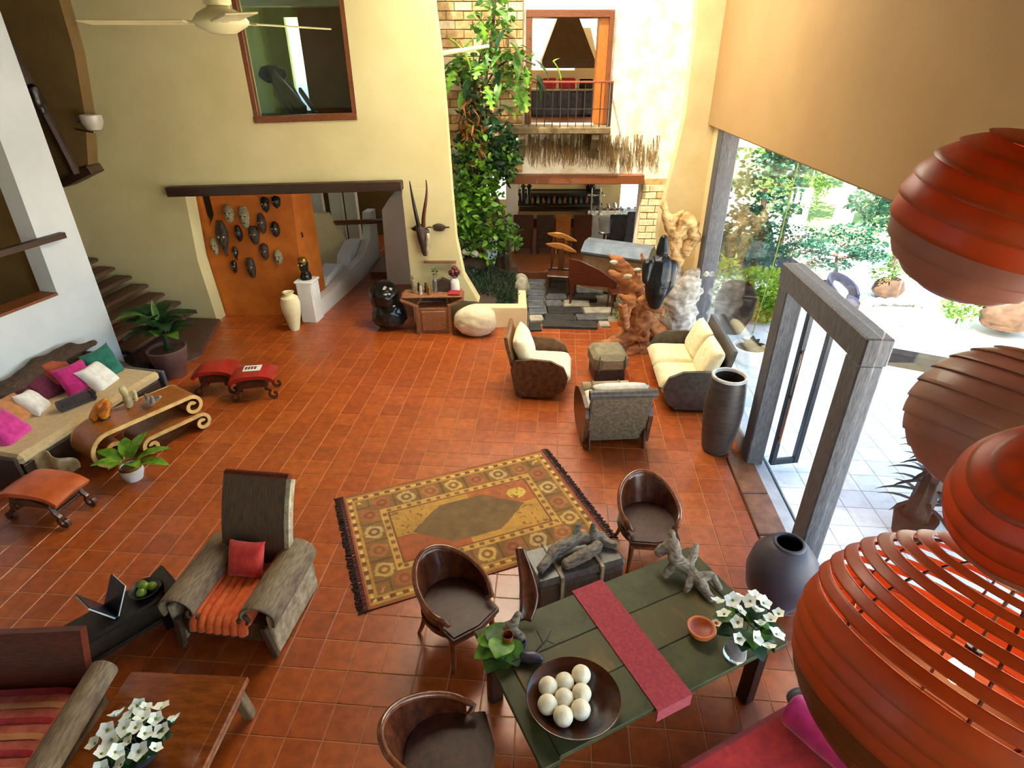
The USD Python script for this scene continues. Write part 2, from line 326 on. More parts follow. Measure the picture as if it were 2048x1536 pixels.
# ---------------------------------------------------------------- the yellow wall with its passage and upper window
WY = 11.13
jag = [(862, -90), (869, 10), (882, 110), (893, 240), (903, 380), (912, 480), (928, 555), (962, 612), (985, 640)]
right = [(PY(x, y, WY)[0], PY(x, y, WY)[2]) for x, y in jag]
outer = [(-10.5, -.05), (-6.04, -.05), (-6.12, 1.3), (-6.03, 2.58), (-2.03, 2.66), (-2.0, 1.2), (-2.0, -.05), (-.36, -.05), (-.36, right[-1][1])] + right[::-1] + [(right[0][0], 7.0), (-10.5, 7.0)]
WIN = [(-4.49, 3.80), (-2.69, 3.86), (-2.69, 6.25), (-4.49, 6.25)]
struct('wall_back', wall_xz(outer, WY, WY + .38, [WIN]), 'paint_yellow', 'tall yellow plastered wall with a passage and an upper window', 'wall')
w1 = sthing('window_1', 'upper interior window in dark brown wooden frame high in the yellow wall', 'window')
for a, b in zip(WIN, WIN[1:] + WIN[:1]): obj('frame_rail', beam((a[0], WY + .06, a[1]), (b[0], WY + .06, b[1]), .17, .11, .008), 'timber_brown', w1)
obj('pane', b2(-4.46, -2.72, WY + .08, WY + .088, 3.86, 6.2, .001), 'pane_green', w1)
obj('lintel', beam((-6.28, WY - .02, 2.61), (-1.99, WY - .02, 2.72), .3, .17, .015), 'timber_dark', None); keys(stage.GetPrimAtPath('/World/lintel'), 'long dark wooden beam over the passage in the yellow wall', 'beam', None, 'structure')

# ---------------------------------------------------------------- white wall on the left with its opening
WA, WD = np.array([-6.55, 8.85]), np.array([.215, .977]); WN = np.array([-.977, .215])
LANG = math.degrees(math.atan2(-WD[1], -WD[0]))
def left_wall(poly, t0, t1, holes=()):
    """a slab drawn along the left wall: s metres from its far end towards the camera, z up; t0..t1 behind its face"""
    m = trimesh.creation.extrude_polygon(Polygon(poly, holes).buffer(0), t1 - t0, engine='earcut'); v = m.vertices
    s, z, t = v[:, 0], v[:, 1], v[:, 2] + t0; xy = WA - np.outer(s, WD) + np.outer(t, WN); m.vertices = np.c_[xy, z]; m.fix_normals(); return m
SILL = 1.70
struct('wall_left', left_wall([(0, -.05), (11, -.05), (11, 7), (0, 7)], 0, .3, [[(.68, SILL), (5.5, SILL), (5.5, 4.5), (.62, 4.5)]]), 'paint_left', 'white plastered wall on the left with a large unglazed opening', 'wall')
obj('sill', left_wall([(.68, SILL - .035), (5.5, SILL - .035), (5.5, SILL + .004), (.68, SILL + .004)], -.012, .31), 'timber_brown', None); keys(stage.GetPrimAtPath('/World/sill'), 'brown wooden sill of the opening in the white left wall', 'sill', None, 'structure')
one('hand_rail', left_wall([(.30, 2.42), (5.4, 2.42), (5.4, 2.50), (.30, 2.50)], -.10, -.002), 'timber_dark', 'dark wooden rail fixed across the opening of the white left wall', 'rail')
struct('wall_side', left_wall([(.9, -.05), (11, -.05), (11, 7), (.9, 7)], 3.2, 3.4), 'paint_brown', 'brown back wall of the dark room behind the left opening', 'wall')
struct('wall_side_end', slab_line(WA + WN * .3 - WD * .3, WA + WN * 3.4 - WD * .3, -.05, 7, .12), 'paint_brown', 'brown end wall of the dark room behind the left opening', 'wall')
struct('side_ceiling', left_wall([(.9, 4.55), (11, 4.55), (11, 4.7), (.9, 4.7)], .3, 3.2), 'paint_brown', 'low ceiling of the dark room behind the left opening', 'ceiling')
_dl = UsdLux.SphereLight.Define(stage, '/World/side_ceiling/downlight'); _dl.CreateRadiusAttr(.06); _dl.CreateNormalizeAttr(True); _dl.CreateIntensityAttr(3.0); _dl.CreateColorAttr(Gf.Vec3f(1, .75, .45)); UsdGeom.Xformable(_dl).AddTranslateOp().Set(Gf.Vec3d(*map(float, WA - WD * 3.2 + WN * 1.0), 4.3))
struct('side_floor', left_wall([(.9, 1.2), (11, 1.2), (11, 1.3), (.9, 1.3)], .3, 3.2), 'timber_brown', 'wooden floor of the dark room behind the left opening', 'floor')
struct('wall_far_left', b2(-10.6, -10.4, 1, 11.2, -.05, 7), 'paint_yellow', 'far end wall beside the stairs', 'wall')
# upper parapet over the stairs
par = [(-9.9, 3.15), (-7.22, 3.05), (-6.76, 3.24), (-6.56, 3.95), (-6.42, 4.8), (-6.40, 5.5), (-6.5, 7.0), (-9.9, 7.0)]
struct('parapet', wall_xz(par, 9.85, 10.1), 'paint_brown', 'curved brown parapet of the upper landing over the stairs', 'parapet')
struct('parapet_edge', cat(beam((-9.9, 9.95, 3.06), (-7.2, 9.95, 2.98), .34, .14), beam((-7.24, 9.95, 2.97), (-6.72, 9.95, 3.18), .34, .13)), 'timber_dark', 'dark wooden edge under the brown parapet', 'beam')

# ---------------------------------------------------------------- stairs of dark slabs
st = sthing('stairs', 'open stairs of dark timber treads climbing along the yellow wall', 'stairs')
mat('stair_wood', '#54382a', '#3a261c', .45, 5, (3, 16, 16), .12); mat('stair_edge', '#8d7a66', '#6f5d4c', .6, 6)
LND = Polygon([(-5.92, 11.02), (-5.62, 9.5), (-5.9, 8.95), (-6.8, 9.0), (-6.75, 11.1)])
obj('landing', tile_mesh(LND, .13, .09, .01), 'stair_wood', st); obj('landing_base', extr(LND.buffer(-.03), .13, (0, 0, -.06)), 'stair_edge', st)
for k in range(11):
    x = -6.62 - .27 * k; z = .30 + .175 * k
    obj('tread', tr(bx(.36, 2.0, .07, .02), (x, 10.05, z), (0, 0, -6)), 'stair_wood', st)
    obj('riser', tr(bx(.05, 1.96, .13, .005), (x - .13, 10.07, z - .095), (0, 0, -6)), 'stair_edge', st)

# ---------------------------------------------------------------- right side: bulkhead, post, stub wall, glass, door frame
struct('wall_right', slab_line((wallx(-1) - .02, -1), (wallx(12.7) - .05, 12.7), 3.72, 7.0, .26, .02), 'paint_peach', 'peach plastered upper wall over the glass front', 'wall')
ed = [(1396, -40), (1393, 60), (1380, 150), (1372, 230), (1356, 300), (1338, 370), (1322, 430), (1316, 470), (1322, 560)]
el = [PY(x, y, 11.0) for x, y in ed]; el = [(p[0], p[2]) for p in el]
stub = el + [(el[-1][0], -.05), (wallx(11) + .25, -.05), (wallx(11) + .25, 7.0), (el[0][0], 7.0)]
struct('wall_stub', wall_xz(stub, 11.0, 11.25), 'paint_cream', 'cream flared wall end beside the stone courtyard', 'wall')
struct('post_grey', cat(slab_line((wallx(10.1) - .02, 10.0), (wallx(10.3) - .02, 10.3), -.05, 3.75, .28, .015)), 'timber_grey', 'tall grey timber post at the far end of the glass front', 'post')
struct('wall_infill', slab_line((wallx(10.3) + .02, 10.3), (wallx(11.1) + .02, 11.1), -.05, 3.75, .16, .01), 'paint_cream', 'cream wall strip between the grey post and the courtyard', 'wall')
df = sthing('door_1', 'massive grey timber door frame standing in the glass front', 'door')
FX = lambda y, o=0: wallx(y) + o
Y0, Y1, FH = 4.42, 6.52, 2.66
obj('post', slab_line((FX(Y0), Y0), (FX(Y0 + .27), Y0 + .27), 0, FH - .26, .21, .014), 'timber_grey', df)
obj('post', slab_line((FX(Y1 - .26), Y1 - .26), (FX(Y1), Y1), 0, FH - .26, .21, .014), 'timber_grey', df)
obj('head_rail', slab_line((FX(Y0 - .02), Y0 - .02), (FX(Y1 + .02), Y1 + .02), FH - .26, FH, .23, .014), 'timber_grey', df)
lf = [(FX(6.2) + .2, 6.2), (FX(6.2) + .52, 6.25)]
for (x, y) in lf: obj('leaf_stile', bx(.06, .08, 2.26, .006, (x, y, 1.2)), 'steel_dark', df)
obj('leaf_rail', beam((*lf[0], 2.32), (*lf[1], 2.32), .05, .09), 'steel_dark', df); obj('leaf_rail', beam((*lf[0], .1), (*lf[1], .1), .05, .09), 'steel_dark', df)
obj('leaf_pane', slab_line(lf[0], lf[1], .12, 2.28, .008, .001), 'pane_glass', df)
mat('chrome', '#e8e8ea', '#d8d8dc', .15, 4, metallic=1.)
hx, hy = lf[0][0] - .01, lf[0][1] - .09
hd = obj('handle', tube([(hx, hy, .45), (hx, hy, 1.75)], .018, 10), 'chrome', df)
for z in (.5, 1.1, 1.7): obj('handle_bracket', bx(.03, .09, .03, .004, (hx, hy + .045, z)), 'steel_dark', hd)
w2 = sthing('window_2', 'tall glass front between the grey post and the door frame', 'window')
obj('pane', slab_line((FX(6.54), 6.54), (FX(9.98), 9.98), .28, 3.72, .012, .001), 'pane_glass', w2)
obj('bottom_curb', slab_line((FX(6.54), 6.54), (FX(9.98), 9.98), 0, .26, .22, .02), 'curb_grey', w2)
w3 = sthing('window_3', 'glass pane above the grey door frame', 'window')
obj('pane', slab_line((FX(4.4), 4.4), (FX(6.54), 6.54), FH + .005, 3.72, .012, .001), 'pane_glass', w3)
w4 = sthing('window_4', 'glass front on the near side of the door frame', 'window')
obj('pane', slab_line((FX(.6), .6), (FX(4.39), 4.39), .1, 3.72, .012, .001), 'pane_glass', w4)
obj('bottom_curb', slab_line((FX(.4), .4), (FX(4.40), 4.40), 0, .1, .22, .02), 'curb_grey', w4)
# sloping grey metal foot where frame meets the floor
struct('trim_2', cat(beam((FX(4.38) + .0, 4.38, .12), (FX(3.2) + .10, 3.3, .10), .16, .05), beam((FX(4.38) - .13, 4.38, .05), (FX(3.2) - .05, 3.3, .05), .05, .05)), 'curb_grey', 'pale metal door track at the foot of the near door post', 'track')

struct('eave', tr(slab_line((wallx(1) + .95, 1), (wallx(11.2) + .95, 11.2), 3.86, 4.0, 1.6), (0, 0, 0)), 'timber_brown', 'broad roof eave over the terrace outside the glass front', 'eave')
struct('door_sill', cat(beam((wallx(-1) + .08, -1, -.035), (wallx(10.2) + .08, 10.2, -.035), .17, .05, .004)), 'concrete', 'pale sill strip under the glass front', 'sill')
# ---------------------------------------------------------------- passage behind the yellow wall
PYB = WY + .42
struct('wall_orange', wall_xz([(-6.3, -.05), (-4.36, -.05), (-4.2, 2.75), (-6.3, 2.75)], PYB, PYB + .14, [[(-6.0, 2.05), (-5.93, 1.86), (-5.80, 2.08), (-5.80, 2.46), (-6.0, 2.46)]]), 'paint_orange', 'orange painted partition behind the passage opening', 'wall')
struct('wall_orange_fold', slab_line((-4.36, PYB + .1), (-4.15, PYB + .75), -.05, 2.75, .12), 'paint_orange', 'narrow folded end of the orange partition', 'wall')
struct('passage_ceiling', cat(b2(-6.4, -1.95, WY + .38, 13.2, 2.9, 3.05), b2(-10.4, -3.9, 13.2, 19, 2.9, 3.05)), 'paint_cream', 'ceiling over the passage', 'ceiling')
struct('wall_passage_left', b2(-10.4, -10.2, WY + .4, 19.2, -.05, 3), 'paint_brown', 'far brown wall left of the passage', 'wall')
struct('lounge_floor', b2(-10.3, -4.15, WY + .56, 19, -.1, -.02), 'timber_dark', 'dark floor of the sunken lounge behind the orange partition', 'floor')
# low white wall with pedestal, along the corridor
a = np.array([-4.12, 11.2]); b = PZ(748, 530)[:2]; dv = (b - a) / np.linalg.norm(b - a); ang = math.degrees(math.atan2(dv[1], dv[0]))
def along(poly, t, w=0.):
    m = trimesh.creation.extrude_polygon(Polygon(poly).buffer(0), t, engine='earcut'); v = m.vertices
    xy = a + np.outer(v[:, 0], dv) + np.outer(v[:, 2] - t / 2 + w, [-dv[1], dv[0]]); m.vertices = np.c_[xy, v[:, 1]]; m.fix_normals(); return m
struct('low_wall', along([(.28, -.05), (4.15, -.05), (4.15, 1.4), (3.75, 1.4), (3.55, .78), (3.0, .50), (.95, .34), (.28, .36)], .2), 'paint_white', 'low white wall rising along the passage', 'wall')
one('pedestal', tr(cat(bx(.36, .34, .86, .03, base=True), bx(.40, .38, .05, .02, (0, 0, .86))), (0, 0, 0)), 'paint_white', 'white plastered pedestal at the head of the low passage wall', 'pedestal', (*(a + dv * .06), 0), ang); BUSTXY = a + dv * .06
one('bolster_block', along([(1.1, .34), (2.2, .36), (2.2, .52), (2.0, .6), (1.3, .52)], .34, .3), 'paint_white', 'pale rounded seat block behind the low passage wall, nearest the pedestal', 'bench')
one('bolster_block', along([(2.6, .36), (3.7, .36), (3.7, .74), (3.3, .78), (2.75, .6)], .34, .3), 'paint_white', 'pale rounded seat block behind the low passage wall, farther from the pedestal', 'bench')
struct('lounge_parapet', wall_xz([(-5.6, -.05), (-3.62, -.05), (-3.62, .66), (-4.2, .72), (-4.55, 1.42), (-5.6, 1.5)], 14.6, 14.8), 'paint_cream', 'stepped cream parapet behind the sunken lounge', 'wall')
one('lounge_rail', tube([(-4.72, 14.72, 1.16), (-3.1, 14.85, 1.2)], .06, 8), 'timber_brown', 'round brown rail over the stepped lounge parapet', 'rail')
for k, (px, w) in enumerate(((640, .26), (676, .3), (706, .3))):
    x = PY(px, 430, 16.2)[0]
    struct('column', bx(w, .3, 2.95, .02, (x, 16.2, 1.475)), 'paint_white', ('white square column at the back of the lounge, leftmost of three', 'white square column at the back of the lounge, middle of three', 'white square column at the back of the lounge, rightmost of three')[k], 'column')
struct('wall_lounge', b2(-10.3, -3.35, 18.2, 18.4, -.05, 3), 'paint_brown', 'dark brown back wall of the lounge', 'wall')
struct('wall_corridor', wall_xz([(-3.0, -.05), (-2.03, -.05), (-2.03, 2.1), (-2.45, 2.12), (-2.75, 2.02), (-2.95, 1.75)], 13.5, 17.0), 'paint_white', 'thick white half-height wall on the right of the passage', 'wall')
struct('wall_corridor_end', b2(-3.3, -1.9, 18.4, 18.6, -.05, 1.0), 'paint_cream', 'low wall at the end of the passage', 'wall')

# ---------------------------------------------------------------- room behind the upper window
struct('upper_floor', b2(-7.2, -1.5, WY + .4, 15.6, 3.15, 3.3), 'timber_brown', 'floor of the room behind the upper window', 'floor')
struct('wall_upper_left', b2(-5.55, -5.4, WY + .4, 15.5, 3.3, 6.9), 'paint_green', 'green side wall of the room behind the upper window', 'wall')
up = PY(577, 100, 15)[0]; uq = PY(604, 100, 15)[0]
struct('wall_upper_back', wall_xz([(-5.6, 3.3), (up - .02, 3.3), (uq, 3.3), (-1.4, 3.3), (-1.4, 6.9), (-5.6, 6.9)], 15.0, 15.15, [[(up, 3.7), (uq, 3.7), (uq, 5.55), (up, 5.55)]]), 'paint_green', 'green end wall with a slim bright window in the upper room', 'wall')
struct('wall_upper_right', b2(PY(609, 130, 13.6)[0], -1.5, 13.6, 13.75, 3.3, 5.62), 'paint_rust', 'rust coloured wall on the right of the upper room', 'wall')
struct('upper_ceiling', b2(-5.6, -1.4, WY + .4, 15.2, 6.0, 6.1), 'paint_white', 'white ceiling of the room behind the upper window', 'ceiling')
struct('upper_beam', b2(-5.3, -1.5, 13.2, 13.5, 5.62, 5.95), 'paint_white', 'white beam across the upper room', 'beam')

# ---------------------------------------------------------------- courtyard between hall and dining room
BY = 14.0
op = [PY(1018, 352, BY), PY(1284, 352, BY)]; ox0, ox1, oz = -.62, PY(1280, 400, BY)[0], 2.42
dx0, dx1, dz0, dz1 = PY(1050, 245, BY)[0], PY(1205, 245, BY)[0], 3.50, PY(1130, 22, BY)[2]
bw = sbox(-1.9, -.05, 3.95, 7.0).difference(sbox(ox0, -.1, ox1, oz)).difference(sbox(dx0, dz0, dx1, dz1))
struct('wall_courtyard', wall_xz(list(bw.exterior.coords), BY, BY + .35, [list(h.coords) for h in bw.interiors]), 'plaster_old', 'sunlit weathered plaster wall of the courtyard with balcony', 'wall')
mat('vine_dry', '#927440', '#5f4a24', .9, 12, (1, 1, .2))
sv = []; rs = np.random.RandomState(8)
for k in range(340):
    x = rs.uniform(.0, 3.3); z1 = rs.uniform(2.95, 3.38) if x < 2.2 else rs.uniform(2.7, 3.3); z0 = rs.uniform(2.46, z1 - .3); n = 6
    sv.append(tube([(x + .03 * rs.randn() * i / n, BY - .03, z1 + (z0 - z1) * i / n) for i in range(n)], [.009, .003], 4))
one('dry_roots', cat(*sv), 'vine_dry', 'dry hanging roots on the plaster under the balcony', 'roots', kind='stuff')
# bricks left of the balcony door and on the pillar at the right
bk = sthing('wall_bricks', 'exposed tan brickwork of the courtyard wall', 'brickwork')
obj('mortar_bed', cat(b2(-1.75, dx0 - .05, BY - .03, BY - .002, 2.5, 6.2), b2(ox1 + .01, 3.6, BY - .03, BY - .002, .02, 2.36)), 'mortar', bk, False)
def bricks(x0, x1, z0, z1, L, H, seed):
    rs = np.random.RandomState(seed); r = 0; z = z0
    while z + H < z1:
        x = x0 - (L / 2 if r % 2 else 0)
        while x < x1:
            a, b = max(x, x0), min(x + L, x1)
            if b - a > .07:
                obj('brick', bx(b - a - .014, .05, H - .014, .008, ((a + b) / 2, BY - .035 - rs.uniform(0, .014), z + H / 2), (0, 0, rs.uniform(-1, 1))), 'brick_clay' if rs.rand() < (.7 if seed == 1 else .1) else 'brick_pale', bk, False)
            x += L
        z += H; r += 1
bricks(-1.7, dx0 - .06, 2.55, 6.1, .36, .16, 1); bricks(ox1 + .02, 3.58, .05, 2.35, .34, .155, 2)
struct('trim_3', beam((op[0][0] - .08, BY - .06, 2.36), (op[1][0] + .02, BY - .06, 2.36), .26, .2, .012), 'timber_brown', 'brown wooden lintel over the opening to the dining room', 'beam')
bd = sthing('door_2', 'balcony door opening with orange-brown wooden jambs', 'door')
obj('jamb', b2(dx0, dx0 + .13, BY - .06, BY + .36, dz0, dz1), 'timber_brown', bd); obj('jamb', b2(dx1 - .2, dx1, BY - .02, BY + .36, dz0, dz1), 'timber_orange', bd); obj('jamb', b2(dx1 - .005, dx1 + .09, BY - .08, BY + .36, dz0, dz1), 'timber_brown', bd)
obj('head', b2(dx0, dx1 + .09, BY - .07, BY + .36, dz1 - .11, dz1 + .02), 'timber_brown', bd)
bl = thing('balcony', 'narrow stone balcony with thin iron railing on the courtyard wall', 'balcony')
mat('balcony_stone', '#7a6848', '#54462e', .9, 6, bump=.5)
bx0, bx1 = PY(1045, 250, BY)[0] - .3, PY(1221, 250, BY - .5)[0]; by0 = BY - .55
obj('slab', b2(bx0, bx1, by0, BY, dz0 - .16, dz0 - .02, .02), 'balcony_stone', bl)
obj('bracket', tr(extr([(0, 0), (.5, 0), (.5, -.1), (.08, -.5), (0, -.5)], .16), (bx1 - .22, BY - .01, dz0 - .16), (90, 0, -90)), 'balcony_stone', bl)
obj('bracket', tr(extr([(0, 0), (.5, 0), (.5, -.1), (.08, -.5), (0, -.5)], .16), (bx0 + .36, BY - .01, dz0 - .16), (90, 0, -90)), 'balcony_stone', bl)
mat('rail_red', '#8a3a20', '#6e2c18', .5, 6)
RZ = PY(1140, 163, by0)[2]
obj('top_rail', b2(bx0 + .3, bx1, by0 + .01, by0 + .06, RZ - .03, RZ + .01), 'rail_red', bl)
for k in range(11): obj('baluster', bx(.018, .018, RZ - dz0, .002, (bx0 + .42 + k * (bx1 - bx0 - .5) / 10, by0 + .035, (RZ + dz0) / 2 - .02)), 'rail_iron', bl, False)
obj('corner_post', bx(.045, .045, RZ - dz0 + .02, .004, (bx1 - .03, by0 + .035, (RZ + dz0) / 2)), 'rail_iron', bl, False)
obj('side_rail', b2(bx1 - .05, bx1 - .01, by0 + .03, BY - .01, RZ - .03, RZ), 'rail_iron', bl)
obj('mid_rail', b2(bx0 + .4, bx1 - .05, by0 + .03, by0 + .045, (RZ + dz0) / 2 - .1, (RZ + dz0) / 2 - .085, .001), 'rail_iron', bl)
# upper room behind the balcony
struct('upper_room_floor', b2(-.6, 3.4, BY + .35, 18.0, 3.3, 3.46), 'timber_brown', 'floor of the kitchen behind the balcony', 'floor')
struct('upper_room_ceiling', b2(-.8, 3.6, BY + .36, 17.2, 6.6, 6.7), 'paint_cream', 'ceiling of the kitchen behind the balcony', 'ceiling')
struct('upper_room_wall', b2(-.6, 3.4, 18.0, 18.15, 3.3, 7), 'paint_cream', 'cream back wall of the kitchen behind the balcony', 'wall')
struct('upper_room_wall_side', cat(b2(-.75, -.6, BY + .35, 18, 3.3, 7), b2(3.4, 3.55, BY + .35, 18, 3.3, 7)), 'paint_cream', 'side walls of the kitchen behind the balcony', 'wall')
# side wall of the courtyard on the right, floor, dining room shell
struct('wall_court_side', slab_line((3.66, 11.3), (3.9, 14.1), -.05, 7.0, .2), 'paint_yellow', 'yellow side wall of the courtyard', 'wall')
struct('wall_court_left', slab_line((-1.72, 11.5), (-1.85, 14.1), -.05, 7.0, .14), 'plaster_old', 'left side wall of the courtyard behind the plants', 'wall')
mat('court_earth', '#8f8672', '#6e6450', .95, 8, bump=.4)
struct('court_ground', b2(-1.8, 3.8, 10.9, 14.02, -.12, -.035), 'court_earth', 'pale gravel ground of the courtyard', 'ground')
struct('dining_floor', b2(-3.5, 5.1, BY - .02, 19.2, -.05, .15), 'timber_brown', 'raised brown floor of the dining room', 'floor')
wl0, wl1 = PY(985, 400, 19)[0], PY(1012, 400, 19)[0]; wr0, wr1 = PY(1240, 400, 19)[0], PY(1282, 400, 19)[0]
dw = sbox(-3.5, 0, 5.1, 3.1).difference(sbox(wl0 - 1.2, .9, wl1, 2.6)).difference(sbox(wr0, .5, 4.85, 2.75))
struct('wall_dining', wall_xz(list(dw.exterior.coords), 19.0, 19.15, [list(h.coords) for h in dw.interiors]), 'paint_cream', 'cream back wall of the dining room with bright windows', 'wall')
struct('dining_ceiling', b2(-3.5, 5.1, BY + .35, 19.2, 3.05, 3.25), 'paint_cream', 'ceiling of the dining room', 'ceiling')
struct('wall_dining_side', cat(b2(4.95, 5.1, BY + .36, 18.99, -.05, 3.2), b2(-2.05, -1.9, BY + .3, 19.2, -.05, 3.2)), 'paint_cream', 'side walls of the dining room', 'wall')
struct('dining_pier', b2(PY(1012, 400, 16)[0], PY(1036, 400, 16)[0], 15.8, 16.1, .15, 3.05), 'paint_white', 'white pier on the left of the dining room', 'column')

# ---------------------------------------------------------------- roof, back of the hall and mezzanine (behind and above the eye)
MATS['frosted'] = material(stage, '/World/Looks/frosted', {"t": ("translucent_bsdf", {"color": (.92, .88, .78)})}, surface="t.BSDF")
MATS['shade_glass'] = material(stage, '/World/Looks/shade_glass', {"t": ("transparent_bsdf", {"color": (.70, .68, .64)}), "d": ("translucent_bsdf", {"color": (.6, .59, .56)}), "m": ("mix_closure", {"fac": .35})}, [("t.BSDF", "m.closure1"), ("d.BSDF", "m.closure2")], surface="m.closure")
struct('courtyard_roof', b2(-2.0, 4.0, 11.55, 14.3, 7.08, 7.09, .001), 'shade_glass', 'tinted glass roof over the courtyard', 'rooflight')
struct('rooflight', b2(-1.6, 2.3, 7.2, 10.95, 7.06, 7.07, .001), 'frosted', 'frosted rooflight pane over the yellow wall', 'rooflight')
roof = sbox(-10.6, -4, wallx(4) + .1, 11.5).difference(sbox(-1.5, 7.3, 2.2, 10.85))
struct('ceiling', cat(*[tr(trimesh.creation.extrude_polygon(roof, .15, engine='earcut'), (0, 0, 6.9))]), 'ceiling_wood', 'brown timber ceiling of the hall with a rooflight', 'ceiling')
struct('wall_mezzanine', wall_xz([(-10.6, -.05), (4, -.05), (4, 7), (-10.6, 7)], -4.0, -3.85), 'paint_yellow', 'wall behind the mezzanine', 'wall')
struct('mezzanine_floor', b2(-10.5, 3.0, -3.9, -.2, 2.9, 3.1), 'timber_brown', 'wooden floor of the mezzanine', 'floor')
# ================================================================ outdoors: terrace and garden
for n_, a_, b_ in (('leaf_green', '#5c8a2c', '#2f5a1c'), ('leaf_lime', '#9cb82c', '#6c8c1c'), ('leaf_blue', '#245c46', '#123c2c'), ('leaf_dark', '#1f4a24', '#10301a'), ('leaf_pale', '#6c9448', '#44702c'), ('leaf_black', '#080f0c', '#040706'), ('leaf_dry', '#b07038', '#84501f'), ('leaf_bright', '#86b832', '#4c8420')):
    leafmat(n_, a_, b_)
mat('bark', '#5c4a3a', '#372a20', .9, 6, (4, 4, 1), .4); mat('bark_pale', '#a39a92', '#7f766e', .9, 5, (4, 4, 1), .3)
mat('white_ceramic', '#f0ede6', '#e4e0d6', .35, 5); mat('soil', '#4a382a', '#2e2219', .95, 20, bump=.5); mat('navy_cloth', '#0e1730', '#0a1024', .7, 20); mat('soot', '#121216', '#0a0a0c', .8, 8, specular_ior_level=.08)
mat('trough_stone', '#a8a08a', '#948c78', .8, 4); mat('rock_brown', '#4c3420', '#2c1c10', .9, 4, bump=.5); mat('white_plaster', '#f6f4ee', '#ebe8e0', .8, 3)
struct('garden_ground', b2(wallx(6) + 4.9, 60, -20, 60, -.25, -.10, .001), 'sand_ground', 'pale sunlit ground of the garden', 'ground')
struct('back_ground', b2(-20, wallx(6) + 4.88, 19.3, 60, -.26, -.11, .001), 'sand_ground', 'sunlit ground behind the dining room', 'ground')
struct('terrace_bed', b2(3.6, wallx(6) + 5.2, -3, 14.0, -.14, -.045, .001), 'grout', 'mortar bed of the pale terrace', 'ground')
struct('gravel', b2(9.5, 40, 17.5, 60, -.24, -.095, .001), 'lawn', 'sunny lawn far beyond the terrace', 'ground')
pv = sthing('terrace', 'terrace of square pale paving tiles outside the glass front', 'paving')
P0 = PZ(1723, 980); rs = np.random.RandomState(4); pt = []
for i in range(-5, 18):
    for j in range(-20, 26):
        c = P0[:2] + .33 * (np.array([math.cos(GA), -math.sin(GA)]) * i + np.array([math.sin(GA), math.cos(GA)]) * j)
        q = [c + .33 * (np.array([math.cos(GA), -math.sin(GA)]) * u + np.array([math.sin(GA), math.cos(GA)]) * w) for u, w in ((0, 0), (1, 0), (1, 1), (0, 1))]
        if min(p[0] - wallx(p[1]) for p in q) < .12 or c[0] > wallx(c[1]) + 5.0: continue
        a, seen = pixarea(c); pt.append((-a * seen, Polygon(q).buffer(-.004, join_style=2), rs.randint(3)))
pt.sort(key=lambda t: t[0])
for k, (a, p, m) in enumerate(pt[:300]): obj('paving_tile', tile_mesh(p, -.012, .03, .003), f'paving_{m}', pv, False)
obj('far_paving', cat(*[tile_mesh(p, -.012, .03, .003) for a, p, m in pt[300:]]), 'paving_0', pv, False, kind='stuff')
e0, e1 = PZ(1745, 716), PZ(2040, 770)
one('terrace_step', beam((e0[0], e0[1] - .1, .12), (e1[0], e1[1] - .1, .12), .22, .27, .015), 'soot', 'long dark metal step edge lying across the bright terrace', 'step')
one('garden_beam', beam((4.6, 14.5, 3.15), (11, 13.9, 3.15), .3, .34), 'white_plaster', 'white pergola beam crossing outside the top of the glass front', 'beam')
for x in (5.0, 10.7): one('pergola_post', bx(.16, .16, 3.1, .01, base=True), 'white_plaster', f'white pergola post at the {"left" if x < 8 else "right"} end of the garden beam', 'post', (x, 14.2, -.1))

def tree(name, label, cat_, loc, trunk, crowns, leafm, L, n, W=.5, barkm='bark', seed=0, group=None, stems=()):
    t = thing(name, label, cat_, loc, 0, group)
    obj('trunk', cat(tube([p[:3] for p in trunk], [p[3] for p in trunk], 9, 14), *[tube(s, [.035, .012], 6) for s in stems]), barkm, t)
    pts = np.vstack([cloudpts(max(8, int(n * k[4] if len(k) > 4 else n / len(crowns))), (k[0], k[1], k[2]), k[3], seed + i) for i, k in enumerate(crowns)])
    obj('foliage', foliage(pts, L, L * W, seed), leafm, t, True, kind='stuff'); return t
G = lambda x, y: PZ(x, y, -.02)
def top(px, py, y): return PY(px, py, y)
# row of background trees and shrubs
tree('garden_tree', 'tall dark bluish tree beside the grey post outside the glass', 'tree', (5.6, 13.2, -.1), [(0, 0, 0, .1), (.05, .1, 1.2, .08), (-.1, 0, 2.4, .05)], [(0, 0, 2.3, (.8, .8, .9)), (-.3, .1, 1.3, (.6, .6, .7)), (.5, .2, 3.1, (.7, .7, .5))], 'leaf_blue', .14, 2600, seed=1)
tree('garden_tree', 'light green bamboo-like tree behind the bluish tree outside', 'tree', (7.4, 16.0, -.1), [(0, 0, 0, .09), (.05, .1, 1.2, .07), (.1, 0, 2.6, .04)], [(0, 0, 2.0, (.9, .8, .9)), (.3, .1, 2.9, (.8, .8, .5))], 'leaf_green', .15, 1900, .3, seed=2)
tree('garden_tree', 'wide airy bluish-green tree in the middle of the garden', 'tree', (10.1, 15.2, -.1), [(0, 0, 0, .08), (.1, 0, .8, .06), (.2, 0, 1.6, .03)], [(0, 0, 1.3, (1.1, .9, .45)), (.7, 0, 1.8, (.8, .8, .35)), (-.8, .1, 1.7, (.7, .7, .4))], 'leaf_blue', .14, 1900, seed=3)
tree('garden_tree', 'pale green shrub left of the thick pale trunk', 'tree', (9.6, 20.9, -.1), [(0, 0, 0, .08), (0, 0, .9, .05)], [(0, 0, 1.1, (1.0, .9, .8)), (.4, 0, 2.1, (.9, .8, .6))], 'leaf_pale', .2, 1200, seed=4)
